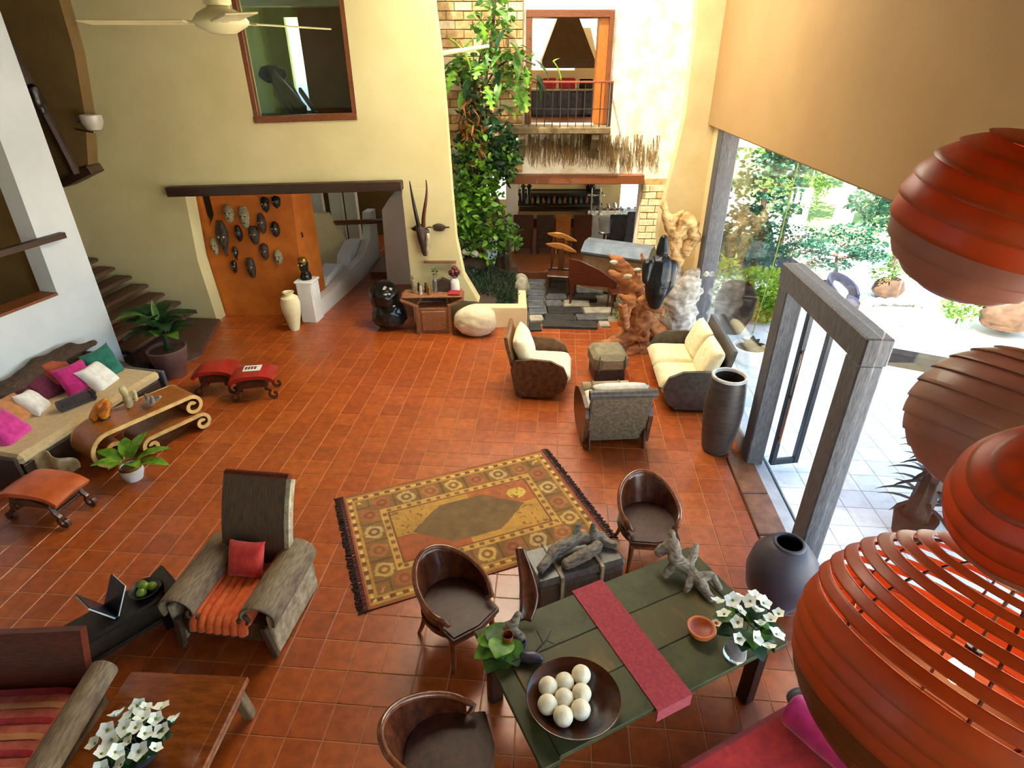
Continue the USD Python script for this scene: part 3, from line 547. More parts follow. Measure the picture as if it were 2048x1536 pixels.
tree('garden_tree', 'large bluish hedge tree in the far right of the garden', 'tree', (15.4, 23.5, -.1), [(0, 0, 0, .1), (0, 0, 1.4, .06)], [(0, 0, 1.1, (2.6, 1.0, 1.0)), (-1.0, 0, 2.4, (1.6, 1, .9)), (2.4, .3, 1.6, (1.6, 1, .9))], 'leaf_blue', .24, 2000, seed=5)
tree('garden_tree', 'big light green tree filling the background garden', 'tree', (11.5, 27.0, -.1), [(0, 0, 0, .2), (0, 0, 2.4, .12)], [(0, 0, 2.6, (3.2, 1.6, 1.5)), (-3.5, 0, 2.2, (2.4, 1.4, 1.5)), (4, 0, 2.6, (3, 1.4, 1.5))], 'leaf_pale', .32, 2600, seed=6)
tree('garden_tree', 'thick pale-barked trunk rising behind the shrubs', 'tree', (*G(1682, 447)[:2], -.1), [(0, 0, 0, .32), (.05, 0, 1.6, .27), (.12, 0, 5.2, .22)], [(0, 0, 5.8, (2.2, 2, .9))], 'leaf_green', .3, 900, barkm='bark_pale', seed=7)
wv = PZ(1595, 413, 0)
one('garden_wall', cat(b2(-.62, .62, -.1, .1, -.1, 1.15), b2(-.7, .7, -.14, .14, 1.15, 1.22)), 'white_plaster', 'small white garden wall panel among the trees', 'wall panel', (wv[0] - 2.4, wv[1] - 4.4, 0))
# flat-topped bonsai-like tree in the middle
g = G(1655, 588)
t = tree('layered_tree', 'flat layered little tree in the middle of the terrace garden', 'tree', (g[0], g[1], -.02), [(0, 0, .25, .045), (.06, .02, .6, .04), (0, .05, .95, .03), (.12, 0, 1.2, .02)],
    [(0, 0, 1.2, (1.0, .7, .14), .35), (-.8, .1, 1.0, (.6, .5, .12), .2), (.6, -.1, .95, (.45, .4, .1), .2), (-.15, 0, .72, (.5, .4, .08), .12), (.3, .1, 1.45, (.6, .4, .1), .13)], 'leaf_blue', .085, 2300, seed=8,
    stems=[[(0, 0, .9), (-.8, .1, 1.0)], [(.05, 0, .85), (.7, -.1, .95)], [(.1, 0, 1.1), (.9, .1, 1.2)]])
obj('pot', lathe([(0, 0), (.16, 0), (.24, .26), (.21, .27), (.19, .22), (0, .22)], 20), 'navy_cloth', t)
g = G(1755, 592)
t = tree('potted_conifer', 'small upright conifer in a rough brown pot on the terrace', 'potted plant', (g[0] + .12, g[1] - .1, -.02), [(0, 0, .25, .03), (0, 0, .95, .012)], [(0, 0, .95, (.22, .2, .42)), (.3, 0, .62, (.42, .2, .12)), (-.2, 0, .55, (.3, .2, .14))], 'leaf_green', .12, 380, .22, seed=9)
obj('pot', blob(.27, (1.25, 1, .95), .2, 2.2, 3, 2, (0, 0, .22)), 'rock_brown', t)
g = G(1600, 560); tree('garden_shrub', 'grey-green airy shrub left of the layered tree', 'shrub', (g[0] - .2, g[1] + .4, -.02), [(0, 0, 0, .03), (.1, 0, .8, .015)], [(0, 0, .95, (.95, .7, .28)), (-.7, 0, .6, (.6, .5, .3))], 'leaf_blue', .09, 1200, seed=10)
g = G(1515, 645); t = tree('lime_bush', 'rounded lime green bush just outside the glass front', 'bush', (g[0], g[1] + .2, -.02), [(0, 0, 0, .05), (0, 0, .7, .03)], [(0, 0, .62, (.56, .5, .5)), (.1, -.15, .35, (.46, .36, .34))], 'leaf_lime', .095, 2300, .7, seed=11)
for k, (px, py, s, lb) in enumerate(((1440, 640, .8, 'yellow-green upright plant in the dark corner by the grey post'), (1470, 560, .9, 'slim bright green plant under the bluish tree'))):
    g = G(px, py); tree('garden_shrub', lb, 'shrub', (g[0] - .02 + .5 * k, g[1] + .15 + 1.0 * k, -.02), [(0, 0, 0, .03), (0, 0, .9, .015)], [(0, 0, .9 * s, (.35, .35, .6))], ('leaf_lime', 'leaf_green')[k], .16, 330, .3, seed=12 + k)
one('bamboo_pole', tube([(0, 0, 0), (.12, 0, 1.6), (.16, 0, 3.4)], .010, 8), 'leaf_lime', 'thin bamboo pole leaning outside the glass front', 'pole', (4.75, 10.6, -.02))
one('dark_urn', lathe([(0, 0), (.22, 0), (.36, .35), (.38, .7), (.26, .95), (.22, .98), (.2, .93), (0, .9)], 26), 'soot', 'large dark urn in the shade behind the grey post outside', 'urn', (4.35, 10.75, -.02))
# white pot with a dark succulent
g = G(1497, 733); t = thing('white_planter', 'round white pot with a dark succulent outside the glass front', 'potted plant', (g[0] + .06, g[1] + .2, -.02))
obj('pot', lathe([(0, 0), (.2, 0), (.29, .12), (.31, .3), (.28, .31), (.26, .25), (0, .24)], 30), 'white_ceramic', t); obj('soil', lathe([(0, .262), (.255, .262), (.255, .2), (0, .2)], 20), 'soil', t)
for k in range(11): obj('leaf', aim(leaf(.3, .16, .5, .3, 6, seed=k), (0, 0, .26), k * 33, 35 + (k % 3) * 14), 'leaf_black', t, True)
# chair, trough, boulder
g = G(1692, 640); t = thing('garden_chair', 'navy wicker tub chair with a pale cushion on the terrace', 'chair', (g[0], g[1] + .35, -.02), 35)
obj('seat_shell', shell(lambda u, v: ((.40 - .05 * v) * math.cos(math.radians(-30 + 240 * u)), (.40 - .05 * v) * math.sin(math.radians(-30 + 240 * u)), .1 + v * (.32 + .4 * math.sin(math.pi * u) ** .8)), 22, 8, .05), 'navy_cloth', t)
obj('seat', lathe([(0, .05), (.34, .05), (.36, .3), (.3, .36), (0, .37)], 24), 'navy_cloth', t); obj('cushion', pillow(.44, .42, .16, at=(0, .1, .5), rot=(35, 0, 20)), 'white_plaster', t)
g = G(1778, 649); t = thing('trough_planter', 'white trough planter with grey stones on the terrace', 'planter', (g[0], g[1] + .12, -.02), -5)
obj('trough', cat(bx(.98, .5, .34, .04, base=True), b2(-.49, .49, -.25, -.19, .3, .42), b2(-.49, .49, .19, .25, .3, .42), b2(-.49, -.43, -.25, .25, .3, .42), b2(.43, .49, -.25, .25, .3, .42)), 'trough_stone', t)
rs = np.random.RandomState(5)
for k in range(7): obj('stone', blob(.11, (1.2, 1, .8), .2, 2, k, 2, (-.33 + .11 * k, rs.uniform(-.07, .07), .42)), 'slate', t)
g = G(2010, 672); one('boulder', blob(.55, (1.1, .8, .72), .2, 1.5, 6, 4, (0, 0, .36)), 'rock_brown', 'large brown boulder on the terrace under the topmost lamp', 'boulder', (g[0] + .2, g[1] + .3, -.02))
g = G(1925, 655); tree('garden_shrub', 'pale flowering shrub left of the brown boulder', 'shrub', (g[0], g[1] + .2, -.02), [(0, 0, 0, .02), (0, 0, .4, .01)], [(0, 0, .36, (.42, .3, .26))], 'leaf_pale', .11, 330, seed=15)
# dark spiky plant right outside, seen between lamps
g = G(1790, 1062); t = thing('spiky_plant', 'dark spiky potted palm outside between the door post and the lamps', 'potted plant', (g[0] + .12, g[1] - .05, -.012))
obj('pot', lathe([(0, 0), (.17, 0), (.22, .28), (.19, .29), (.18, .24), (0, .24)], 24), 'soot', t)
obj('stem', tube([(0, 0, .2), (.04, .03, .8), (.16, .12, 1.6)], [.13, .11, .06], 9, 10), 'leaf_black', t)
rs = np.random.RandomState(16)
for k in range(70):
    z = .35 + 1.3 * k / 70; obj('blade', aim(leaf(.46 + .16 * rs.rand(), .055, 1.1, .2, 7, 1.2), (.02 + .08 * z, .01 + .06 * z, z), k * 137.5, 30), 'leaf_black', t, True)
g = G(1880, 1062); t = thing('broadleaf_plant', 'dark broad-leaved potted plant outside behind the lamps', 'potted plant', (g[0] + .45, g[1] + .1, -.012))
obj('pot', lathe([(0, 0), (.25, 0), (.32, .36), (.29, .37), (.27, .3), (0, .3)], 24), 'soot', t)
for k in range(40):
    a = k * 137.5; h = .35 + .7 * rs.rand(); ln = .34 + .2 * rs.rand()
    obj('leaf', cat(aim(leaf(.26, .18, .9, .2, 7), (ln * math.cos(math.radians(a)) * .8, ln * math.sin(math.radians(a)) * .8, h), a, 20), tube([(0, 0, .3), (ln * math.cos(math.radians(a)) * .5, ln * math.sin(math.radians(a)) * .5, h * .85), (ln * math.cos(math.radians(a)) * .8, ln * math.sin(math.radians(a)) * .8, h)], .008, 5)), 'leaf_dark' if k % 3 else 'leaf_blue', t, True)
# ================================================================ passage: masks, vase, figure, trophy
for n_, a_, b_, r_ in (('wood_mask', '#4a3426', '#20140c', .55), ('wood_mask_pale', '#a89a78', '#6c5c40', .6), ('wood_black', '#221913', '#120c08', .35), ('wood_honey', '#b8752c', '#8a5018', .4), ('wood_walnut', '#5a2f1a', '#3a1c0e', .3), ('wood_red', '#5c2412', '#40160a', .35), ('driftwood', '#8f8474', '#57493a', .85), ('drift_dark', '#4c3626', '#281a10', .8), ('cabinet_wood', '#a06a44', '#7c4a2c', .55)):
    mat(n_, a_, b_, r_, 7, (2, 2, 9), .15)
mat('ivory', '#efe6bc', '#dccf9a', .4, 4); mat('bone', '#d8cdb8', '#9a8a70', .7, 8, bump=.3); mat('brass', '#b08a3c', '#7a5a20', .35, 6, metallic=.8); mat('black_gloss', '#1c1a16', '#0e0c0a', .18, 5, bump=.1); mat('red_cloth', '#b01c28', '#8a1420', .8, 30); mat('burgundy', '#6a1424', '#3e0a16', .45, 8); mat('boulder_white', '#e8dcc0', '#cdbd98', .75, 3, bump=.25); mat('glass_clear', '#f4f6f6', None, .05, 3, transmission_weight=.85)
MY = PYB - .02
def mask(px, py, w, h, m, lb, kind=0, y=MY, rz=0):
    c = PY(px, py, y); W, H_ = w / 100, h / 100; t = thing('mask', lb, 'mask', (c[0], c[1], c[2]), rz, 'carved masks on the orange wall')
    n = 15; U, V = np.meshgrid(np.linspace(-1, 1, n), np.linspace(-1, 1, 21), indexing='ij')
    wd = {0: np.cos(V * 1.2) ** .6 * (1 + .18 * V), 1: np.sqrt(np.clip(1 - V ** 2 * .98, .02, 1)), 2: np.clip(1 - np.abs(V) ** 5, .1, 1) * (1 + .3 * V), 3: np.clip(.35 + .65 * np.cos(V * 1.9 - .5), .18, 1)}[kind]
    X = U * W / 2 * wd; Z = V * H_ / 2; D = .10 * np.sqrt(np.clip(1 - U ** 2, 0, 1)) * np.clip(1 - .6 * V ** 2, .1, 1) * min(1, W / .16)
    D = D + .022 * np.exp(-((V - .28) / .07) ** 2) * (1 - U ** 2) - .03 * (np.exp(-((V - .12) / .1) ** 2) * np.exp(-((np.abs(U) - .42) / .2) ** 2)) - .02 * np.exp(-((V + .45) / .09) ** 2) * np.exp(-(U / .4) ** 2)
    P = np.stack([X, -D - .006, Z], -1).reshape(-1, 3); B = np.stack([X, 0 * D, Z], -1).reshape(-1, 3); f = []
    for i in range(n - 1):
        for j in range(20):
            a = i * 21 + j; b = a + 21; f += [[a, b, b + 1], [a, b + 1, a + 1], [a + n * 21, b + 1 + n * 21, b + n * 21], [a + n * 21, a + 1 + n * 21, b + 1 + n * 21]]
    mm = TM(np.vstack([P, B]), f); mm.merge_vertices(); obj('face', mm, m, t, True)
    obj('nose', blob(1, (W * .09, .03, H_ * .13), .05, 2, 1, 2, (0, -.10 * min(1, W / .16), -H_ * .03)), m, t, True)
    for s in (-1, 1): obj('eye', blob(1, (W * .10, .012, H_ * .035), 0, 2, 1, 1, (s * W * .2, -.088 * min(1, W / .16), H_ * .07)), 'wood_black' if 'pale' in m else 'bone', t, True)
    obj('mouth', blob(1, (W * .14, .014, H_ * .03), 0, 2, 1, 1, (0, -.085 * min(1, W / .16), -H_ * .24)), 'wood_black', t, True)
for a in ((447, 477, 24, 70, 'wood_mask', 'largest carved mask, long and dark brown, on the orange wall', 3), (458, 427, 20, 34, 'wood_mask_pale', 'pale grey wooden mask above the largest long mask', 1), (489, 434, 20, 40, 'wood_mask_pale', 'whitish mask with a dark cap, top middle of the orange wall', 0),
          (478, 466, 14, 32, 'wood_black', 'small black mask right of the largest long mask', 1), (509, 470, 20, 36, 'wood_mask', 'brown mask right of the whitish capped mask, partly under a slim one', 0), (524, 446, 16, 40, 'wood_mask', 'slim tilted brown mask in the middle of the orange wall', 1),
          (531, 409, 15, 30, 'wood_black', 'dark mask just below the beam, left of its square neighbour', 2), (553, 404, 15, 24, 'wood_black', 'square dark mask just below the beam near the fold', 2), (551, 458, 17, 30, 'wood_black', 'round dark mask alone right of centre on the orange wall', 1),
          (472, 506, 11, 28, 'wood_black', 'narrow black mask below the largest long mask', 3), (469, 533, 10, 26, 'wood_black', 'lowest narrow black mask at the left of the orange wall', 2), (503, 535, 17, 40, 'wood_mask', 'lowest long brown mask in the middle of the orange wall', 0),
          (530, 503, 15, 34, 'wood_mask', 'dark pointed mask under the round dark mask', 2), (557, 514, 18, 30, 'wood_mask_pale', 'lower right mask with a pale face on dark wood', 1), (430, 492, 14, 34, 'wood_mask_pale', 'pale worn mask near the left edge of the orange wall', 0)): mask(*a)
mask(597, 470, 13, 28, 'wood_black', 'small black mask on the folded end of the orange partition', 1, PYB + .28, 75)
g = PZ(597, 661); one('floor_vase', lathe([(0, 0), (.085, 0), (.10, .04), (.17, .38), (.185, .56), (.16, .68), (.085, .735), (.08, .75), (.115, .79), (.10, .795), (.07, .75), (.12, .66), (0, .6)], 34), 'ivory', 'tall cream ceramic vase standing in front of the white pedestal', 'vase', (g[0] - .08, g[1] + .05, 0))
t = thing('bust', 'small dark bronze head with a gilt cap on the white pedestal', 'sculpture', (*BUSTXY, .91), -20)
obj('head', limbs([[(0, 0, .0, .12), (0, 0, .05, .11)], [(0, 0, .05, .08), (0, -.01, .16, .07)], [(0, -.01, .18, .085), (0, -.02, .30, .1)], [(0, -.1, .25, .03), (0, -.07, .32, .03)]], .02, 6, .012, 9, 3), 'black_gloss', t, True)
obj('cap', lathe([(.09, .33), (.10, .36), (.08, .41), (0, .42)], 18, (0, -.02, 0)), 'brass', t, True)
for s in (-1, 1): obj('eye', blob(.016, at=(s * .035, -.115, .285), sub=1), 'bone', t, True)
# antelope trophy
yw = WY - .10; p_ = lambda x, y, d=0.: PY(x, y, WY - d)
t = thing('antelope_skull', 'antelope skull with two long dark horns on the yellow wall', 'trophy', (0, 0, 0))
obj('skull', limbs([[(*p_(842, 458, .13), .10), (*p_(845, 478, .16), .085), (*p_(850, 508, .12), .05)], [(*p_(838, 455, .08), .07), (*p_(826, 458, .06), .03)], [(*p_(852, 462, .10), .06), (*p_(856, 495, .08), .04)]], .03, 5, .012, 8, 2), 'wood_mask', t, True)
obj('jaw', limbs([[(*p_(856, 470, .20), .035), (*p_(855, 508, .17), .03)]], .02, 3, .008, 12, 4), 'bone', t, True)
obj('horn', tube([p_(838, 455, .16), p_(830, 420, .22), p_(824, 390, .2), p_(819, 362, .14)], [.04, .03, .01], 10, 18), 'wood_black', t, True)
obj('horn', tube([p_(847, 452, .16), p_(849, 420, .22), p_(853, 390, .2), p_(852, 360, .14)], [.04, .03, .01], 10, 18), 'wood_red', t, True)
for x, s in ((818, -1), (864, 1)): obj('ear', aim(leaf(.22, .09, .2, .4, 6), p_(838 if s < 0 else 852, 456, .1), 180 if s < 0 else 0, 2), 'wood_mask', t, True)
t = thing('wall_ornament', 'small pierced dark leaf-shaped ornament right of the antelope skull', 'ornament', tuple(p_(878, 455, .03)), 0)
obj('body', blob(1, (.12, .025, .075), .1, 2, 2, 3, (0, 0, 0)), 'wood_mask', t, True); obj('tip', tube([(.1, 0, 0), (.2, 0, .005)], [.02, .012], 8), 'wood_black', t, True)
one('wall_shelf', bx(.62, .1, .025, .004), 'timber_brown', 'thin wooden shelf edge on the yellow wall above the cabinet', 'shelf', tuple(p_(880, 524, .055)))
# ---- cabinet with small figures
g = PZ(870, 668); CB = thing('cabinet', 'small wooden cabinet with a flaring top at the foot of the yellow wall', 'cabinet', (g[0] - .02, g[1] + .22, 0), 3)
CX, CY = g[0] - .02, g[1] + .22
obj('body', bx(.60, .36, .52, .01, base=True), 'cabinet_wood', CB); obj('front_panel', bx(.46, .03, .40, .012, (0, -.195, .27)), 'cabinet_wood', CB)
for s in (-1, 1): obj('corner_post', bx(.07, .07, .60, .008, (s * .31, -.17, .30)), 'cabinet_wood', CB)
for s in (-1, 1): obj('top_wing', tr(extr([(0, 0), (.30, .14), (.30, .18), (0, .035)], .44), (s * .30, .20 if s > 0 else -.24, .555), (90, 0, 0 if s > 0 else 180)), 'cabinet_wood', CB)
obj('top', bx(1.14, .42, .03, .008, (0, .0, .755)), 'cabinet_wood', CB); obj('back_rail', bx(.60, .02, .2, .004, (0, .17, .64)), 'wood_mask', CB)
obj('back_post', bx(.05, .05, .22, .004, (-.26, .15, .63)), 'cabinet_wood', CB); obj('back_post', bx(.05, .05, .22, .004, (.26, .15, .63)), 'cabinet_wood', CB)
CZ = .772; on = lambda dx, dy: (CX + dx, CY + dy, CZ)
def figurine(lb, m, at, h, s=1.):
    t = thing('figurine', lb, 'figurine', at, 0, None)
    obj('body', lathe([(0, 0), (.035 * s, 0), (.04 * s, .02), (.026 * s, h * .35), (.034 * s, h * .6), (.014 * s, h * .76), (0, h * .77)], 14), m, t, True); obj('head', blob(.028 * s, (1, 1, 1.2), .08, 2, 1, 2, (0, 0, h * .86)), m, t, True)
figurine('tallest pale carved figurine, at the left end of the cabinet top', 'wood_mask_pale', on(-.36, .02), .36, 1.3); figurine('short ivory figurine right of the tallest one on the cabinet', 'bone', on(-.22, -.08), .16)
figurine('short dark figurine in the middle of the cabinet top', 'wood_mask', on(-.13, .04), .19); figurine('little brass figurine at the front of the cabinet top', 'brass', on(-.05, -.1), .15); figurine('thin dark figurine beside the bottle on the cabinet', 'wood_black', on(-.28, .1), .17, .8)
t = thing('bottle', 'grey-green bottle holding a small sprig on the cabinet', 'bottle', on(.04, .08)); obj('glass', lathe([(0, 0), (.05, 0), (.05, .2), (.02, .26), (.022, .3), (0, .3)], 18), 'glass_clear', t, True)
obj('sprig', foliage(cloudpts(40, (0, 0, .38), (.06, .06, .08), 3), .05, .02, 3), 'leaf_dark', t, True)
one('model_house', tr(extr([(-.16, 0), (.16, 0), (.16, .18), (0, .26), (-.16, .18)], .12), (0, .06, 0), (90, 0, 0)), 'drift_dark', 'brown house-shaped box at the back of the cabinet top', 'box', on(.19, .12))
one('folded_cloth', pillow(.26, .22, .05, at=(0, 0, .025)), 'red_cloth', 'folded red cloth at the right end of the cabinet top', 'cloth', on(.42, -.06))
t = thing('white_vase', 'white bell-shaped vase with burgundy flowers on the cabinet', 'vase', on(.42, .12)); obj('vase', lathe([(0, 0), (.10, 0), (.09, .18), (.06, .26), (.045, .26), (0, .2)], 22), 'white_ceramic', t, True)
for k, (x, y, z, r) in enumerate(((-.03, 0, .36, .075), (.06, -.02, .38, .065), (.01, .03, .43, .06))): obj('flower', cat(blob(r, (1, 1, .9), .25, 3, k, 3, (x, y, z)), tube([(0, 0, .2), (x, y, z)], .006, 5)), 'burgundy', t, True)
for k in range(4): obj('leaf', aim(leaf(.13, .06, .5, .2, 6), (.03, 0, .3), 90 * k + 20, 15), 'leaf_dark', t, True)
g = PZ(790, 660); one('black_boulder', cat(blob(.36, (.85, .8, .85), .14, 1.6, 2, 4, (0, .02, .66)), blob(.38, (.9, .8, .85), .14, 1.6, 5, 4, (.06, 0, .30))), 'black_gloss', 'glossy black two-lobed stone left of the cabinet', 'stone', (g[0] - .17, g[1] + .14, 0))
g = PZ(952, 664); one('white_boulder', blob(.37, (1.12, .85, .86), .13, 1.4, 9, 4, (0, 0, .28)), 'boulder_white', 'big pale boulder between the cabinet and the planter wall', 'boulder', (g[0] + .0, g[1] - .08, 0))
# ---- planter with grass, stepping slabs, plants of the courtyard
struct('planter_wall', cat(b2(-.78, .30, 10.88, 11.1, -.05, .43, .02), b2(.12, .30, 11.1, 12.6, -.05, .36, .02)), 'paint_cream', 'low cream planter wall at the edge of the courtyard', 'wall')
U, V = np.meshgrid(np.linspace(-1.6, .13, 24), np.linspace(11.02, 13.4, 30), indexing='ij'); Zg = .36 + .12 * meshkit.fbm(np.stack([U * 2, V * 2, 0 * U], -1), 3, 4) + .05 * (V - 11) - .12 * (U + .7)
gv = np.stack([U, V, Zg], -1).reshape(-1, 3); gf = [[i * 30 + j, (i + 1) * 30 + j, (i + 1) * 30 + j + 1, i * 30 + j + 1] for i in range(23) for j in range(29)]
struct('planter_soil', TM(gv, gf), 'soil', 'soil of the grassy planter', 'ground', smooth=True)
rs = np.random.RandomState(2); ii = rs.randint(0, len(gv), 5200); gp = gv[ii] + np.c_[rs.uniform(-.04, .04, (len(ii), 2)), np.zeros(len(ii))]
one('planter_grass', foliage(gp[(gp[:, 1] > 11.14) & (gp[:, 1] < 13.0) & (gp[:, 0] < .1) & ((gp[:, 0] > -.3) | (gp[:, 1] > 11.56)) & (gp[:, 0] > -1.3)], .10, .016, 3, (40, 85), tip=1.2), 'leaf_dark', 'short dark green grass in the low planter', 'grass', kind='stuff', smooth=True)
sl = sthing('stepping_stones', 'path of grey stone slabs and sleepers crossing the courtyard', 'paving')
rs = np.random.RandomState(6); mat('slate_blue', '#6a7078', '#454a52', .5, 6, bump=.3); mat('slate_dark', '#3a3634', '#242020', .7, 6, bump=.4); mat('stone_pale', '#b8b0a0', '#8e8676', .8, 5, bump=.4)
for k, (x0, x1, yy, dp, m) in enumerate(((.62, 1.72, 10.92, .32, 'slate_dark'), (1.76, 1.98, 10.95, .26, 'stone_pale'), (.34, .58, 10.80, .34, 'slate_dark'), (.36, .64, 11.25, .3, 'stone_pale'), (.68, 1.3, 11.3, .34, 'slate_dark'), (1.34, 1.98, 11.32, .3, 'slate'), (.36, .72, 11.62, .3, 'slate_blue'), (.76, 1.5, 11.7, .34, 'slate_dark'), (1.54, 2.2, 11.7, .3, 'stone_pale'),
        (.34, .7, 12.0, .34, 'slate_blue'), (.74, 1.1, 12.1, .36, 'slate'), (1.14, 1.7, 12.1, .34, 'stone_pale'), (.36, .72, 12.4, .34, 'slate_blue'), (.76, 1.24, 12.55, .34, 'slate'), (1.3, 1.9, 12.5, .34, 'slate_dark'), (.3, .74, 12.8, .34, 'slate_blue'), (.8, 1.5, 12.95, .34, 'slate_dark'), (.25, .75, 13.2, .34, 'slate'), (.8, 1.4, 13.35, .34, 'slate_dark'), (1.5, 2.1, 13.0, .4, 'slate'), (.2, .8, 13.6, .3, 'slate_blue'), (.9, 1.9, 13.7, .24, 'slate_dark'))):
    obj('slab', tr(bx(x1 - x0, dp, .10 + .03 * rs.rand(), .015, (0, 0, 0)), ((x0 + x1) / 2, yy + .02, .0), (rs.uniform(-1, 1), rs.uniform(-1, 1), rs.uniform(-4, 4))), m, sl)
for k, (x, y, h) in enumerate(((.18, 12.75, .42), (.2, 12.2, .5))): obj('edge_stone', blob(.2, (.8, .7, 1.1), .15, 2, k, 3, (x + .02, y, h - .12)), 'stone_pale', sl)
t = thing('courtyard_tree', 'leafy tree with a dark double trunk left of the dining room opening', 'tree', (0, 0, 0))
q = lambda x, y, yy=13.3: PY(x, y, yy)
obj('trunk', cat(tube([q(1012, 556), q(1012, 500), q(1004, 440), q(985, 380)], [.13, .1, .05], 10, 16), tube([q(992, 556), q(1000, 515), q(1006, 480)], [.1, .07], 9, 10), tube([q(1004, 450), q(960, 380), q(945, 300), q(950, 180), q(975, 60)], [.06, .05, .03], 8, 18)), 'bark', t, True)
def pxcloud(ells, seed, y0=12.7, y1=13.7):
    rs = np.random.RandomState(seed); P = []
    for cx, cy, rx, ry, n in ells:
        d = rs.randn(n, 2); d /= np.linalg.norm(d, axis=1)[:, None]; d *= (rs.rand(n) ** .5)[:, None]
        for x, y in d * [rx, ry] + [cx, cy]: P.append(PY(x, y, rs.uniform(y0, y1)))
    return np.array(P)
obj('foliage', foliage(pxcloud([(945, 420, 34, 70, 300), (985, 455, 38, 46, 140), (935, 480, 22, 45, 120), (1010, 470, 30, 40, 150), (1012, 330, 24, 40, 90), (955, 350, 40, 44, 180), (925, 400, 24, 90, 170)], 21), .17, .085, 21), 'leaf_green', t, True, kind='stuff')
obj('upper_foliage', foliage(pxcloud([(985, 290, 44, 56, 230), (1020, 300, 22, 36, 90), (925, 310, 22, 60, 110), (960, 215, 46, 36, 110), (1000, 340, 30, 26, 80)], 22), .2, .07, 22), 'leaf_dark', t, True, kind='stuff')
obj('light_foliage', foliage(pxcloud([(980, 490, 40, 36, 150), (975, 400, 34, 46, 170), (950, 340, 40, 90, 300), (930, 440, 24, 70, 150)], 23), .16, .085, 23), 'leaf_bright', t, True, kind='stuff')
obj('dry_foliage', foliage(pxcloud([(940, 235, 22, 45, 170), (950, 290, 22, 50, 120)], 24), .22, .03, 24, (-80, -10)), 'leaf_dry', t, True, kind='stuff')
t = thing('climbing_plant', 'big-leaved climbing plant hanging beside the balcony', 'climbing plant', (0, 0, 0)); rs = np.random.RandomState(31)
obj('stem', cat(tube([q(960, 330, 13.75), q(968, 180, 13.7), q(985, 60, 13.65), q(990, -40, 13.65)], .035, 7, 16), tube([q(968, 180, 13.7), q(1020, 120, 13.4), q(1070, 130, 13.1)], .022, 6, 12), tube([q(960, 220, 13.7), q(920, 150, 13.4), q(900, 130, 13.2)], .02, 6, 10)), 'bark', t, True)
spots = [(990, 20), (960, 40), (1010, 60), (985, 80), (1000, 110), (960, 130), (920, 120), (905, 150), (1030, 110), (1050, 130), (1060, 155), (1030, 160), (1000, 165), (970, 170), (940, 160), (1015, 40), (1020, 85), (1045, 170), (1070, 120), (985, 190), (930, 180), (1025, 190), (1000, 140), (955, 70), (1040, 90), (910, 135), (1075, 150), (975, 105), (1000, 210), (1015, 180)]
for k, (x, y) in enumerate(spots):
    p = q(x, y, 13.0 + .55 * rs.rand()); dx = x - 985
    obj('leaf', aim((lobed if k % 2 else leaf)(.42 + .2 * rs.rand(), .26, bend=.8, seed=k) if k % 2 else leaf(.5 + .15 * rs.rand(), .16, .8, .2, 8, seed=k), p, rs.uniform(-150, -30) if abs(dx) < 30 else (rs.uniform(-80, 10) if dx > 0 else rs.uniform(170, 260)), rs.uniform(-55, 0)), ('leaf_green', 'leaf_bright', 'leaf_dark', 'leaf_green')[k % 4], t, True)
obj('small_leaves', foliage(pxcloud([(985, 40, 40, 46, 130), (1000, 140, 64, 46, 200), (925, 140, 32, 36, 150)], 33, 13.1, 13.8), .17, .08, 33), 'leaf_green', t, True, kind='stuff')
obj('shoot', tube([q(1122, 160, 13.1), q(1112, 130, 13.1), q(1106, 122, 13.1)], [.02, .012], 6, 8), 'leaf_lime', t, True); obj('shoot', aim(leaf(.26, .08, .5, .2), q(1106, 124, 13.1), 40, 35), 'leaf_lime', t, True); obj('shoot', tube([q(900, 78, 13), q(925, 100, 12.9), q(942, 140, 12.9)], .022, 6, 10), 'leaf_lime', t, True)
one('bamboo_pole', tube([q(876, 108, 12.6), q(978, 92, 12.9)], [.05, .03], 9), 'ivory', 'pale bamboo pole sticking out of the plants left of the balcony', 'pole')
g = PZ(950, 548, .5); t = thing('rock_plant', 'rounded rock with pale and burgundy flowers behind the planter grass', 'rock', (-.98, 12.9, .42))
obj('rock', blob(.42, (1, .7, .75), .2, 1.6, 3, 3, (0, .3, .12)), 'drift_dark', t, True)
for k in range(6): obj('flower', blob(.1, (1, 1, .8), .3, 3, k, 2, (-.25 + .1 * k, .1 + .06 * (k % 2), .42 + .05 * (k % 3))), 'burgundy' if k % 2 else 'white_ceramic', t, True)
# ================================================================ dining room and kitchen behind
mat('paint_bluegrey', '#8a96a8', '#707c90', .35, 4); mat('chest_brown', '#8a6848', '#6e5038', .6, 6); mat('slate_cloth', '#4a4e5a', '#363a46', .8, 10); mat('silver', '#e4e6ea', '#c4c8ce', .2, 4, metallic=1.)
ORD = 'first second third fourth fifth sixth seventh eighth ninth tenth eleventh twelfth thirteenth'.split()
SY = 18.4; X = lambda px, y=SY, py=430: PY(px, py, y)[0]; Zp = lambda py, y=SY: PY(1100, py, y)[2]
t = thing('sideboard', 'long dark wooden sideboard with a glazed shelf at the back of the dining room', 'sideboard', (0, 0, 0)); x0, x1 = X(1038), X(1200)
obj('carcass', b2(x0, x1, SY + .1, SY + .5, .15, Zp(420)), 'wood_walnut', t); obj('top', b2(x0 - .05, x1 + .05, SY, SY + .52, Zp(412), Zp(408)), 'wood_black', t); obj('back_board', b2(x0, x1, SY + .42, SY + .5, Zp(412), Zp(384)), 'wood_black', t)
obj('upper_shelf', b2(x0 - .05, x1 + .05, SY + .02, SY + .5, Zp(392), Zp(386)), 'wood_black', t)
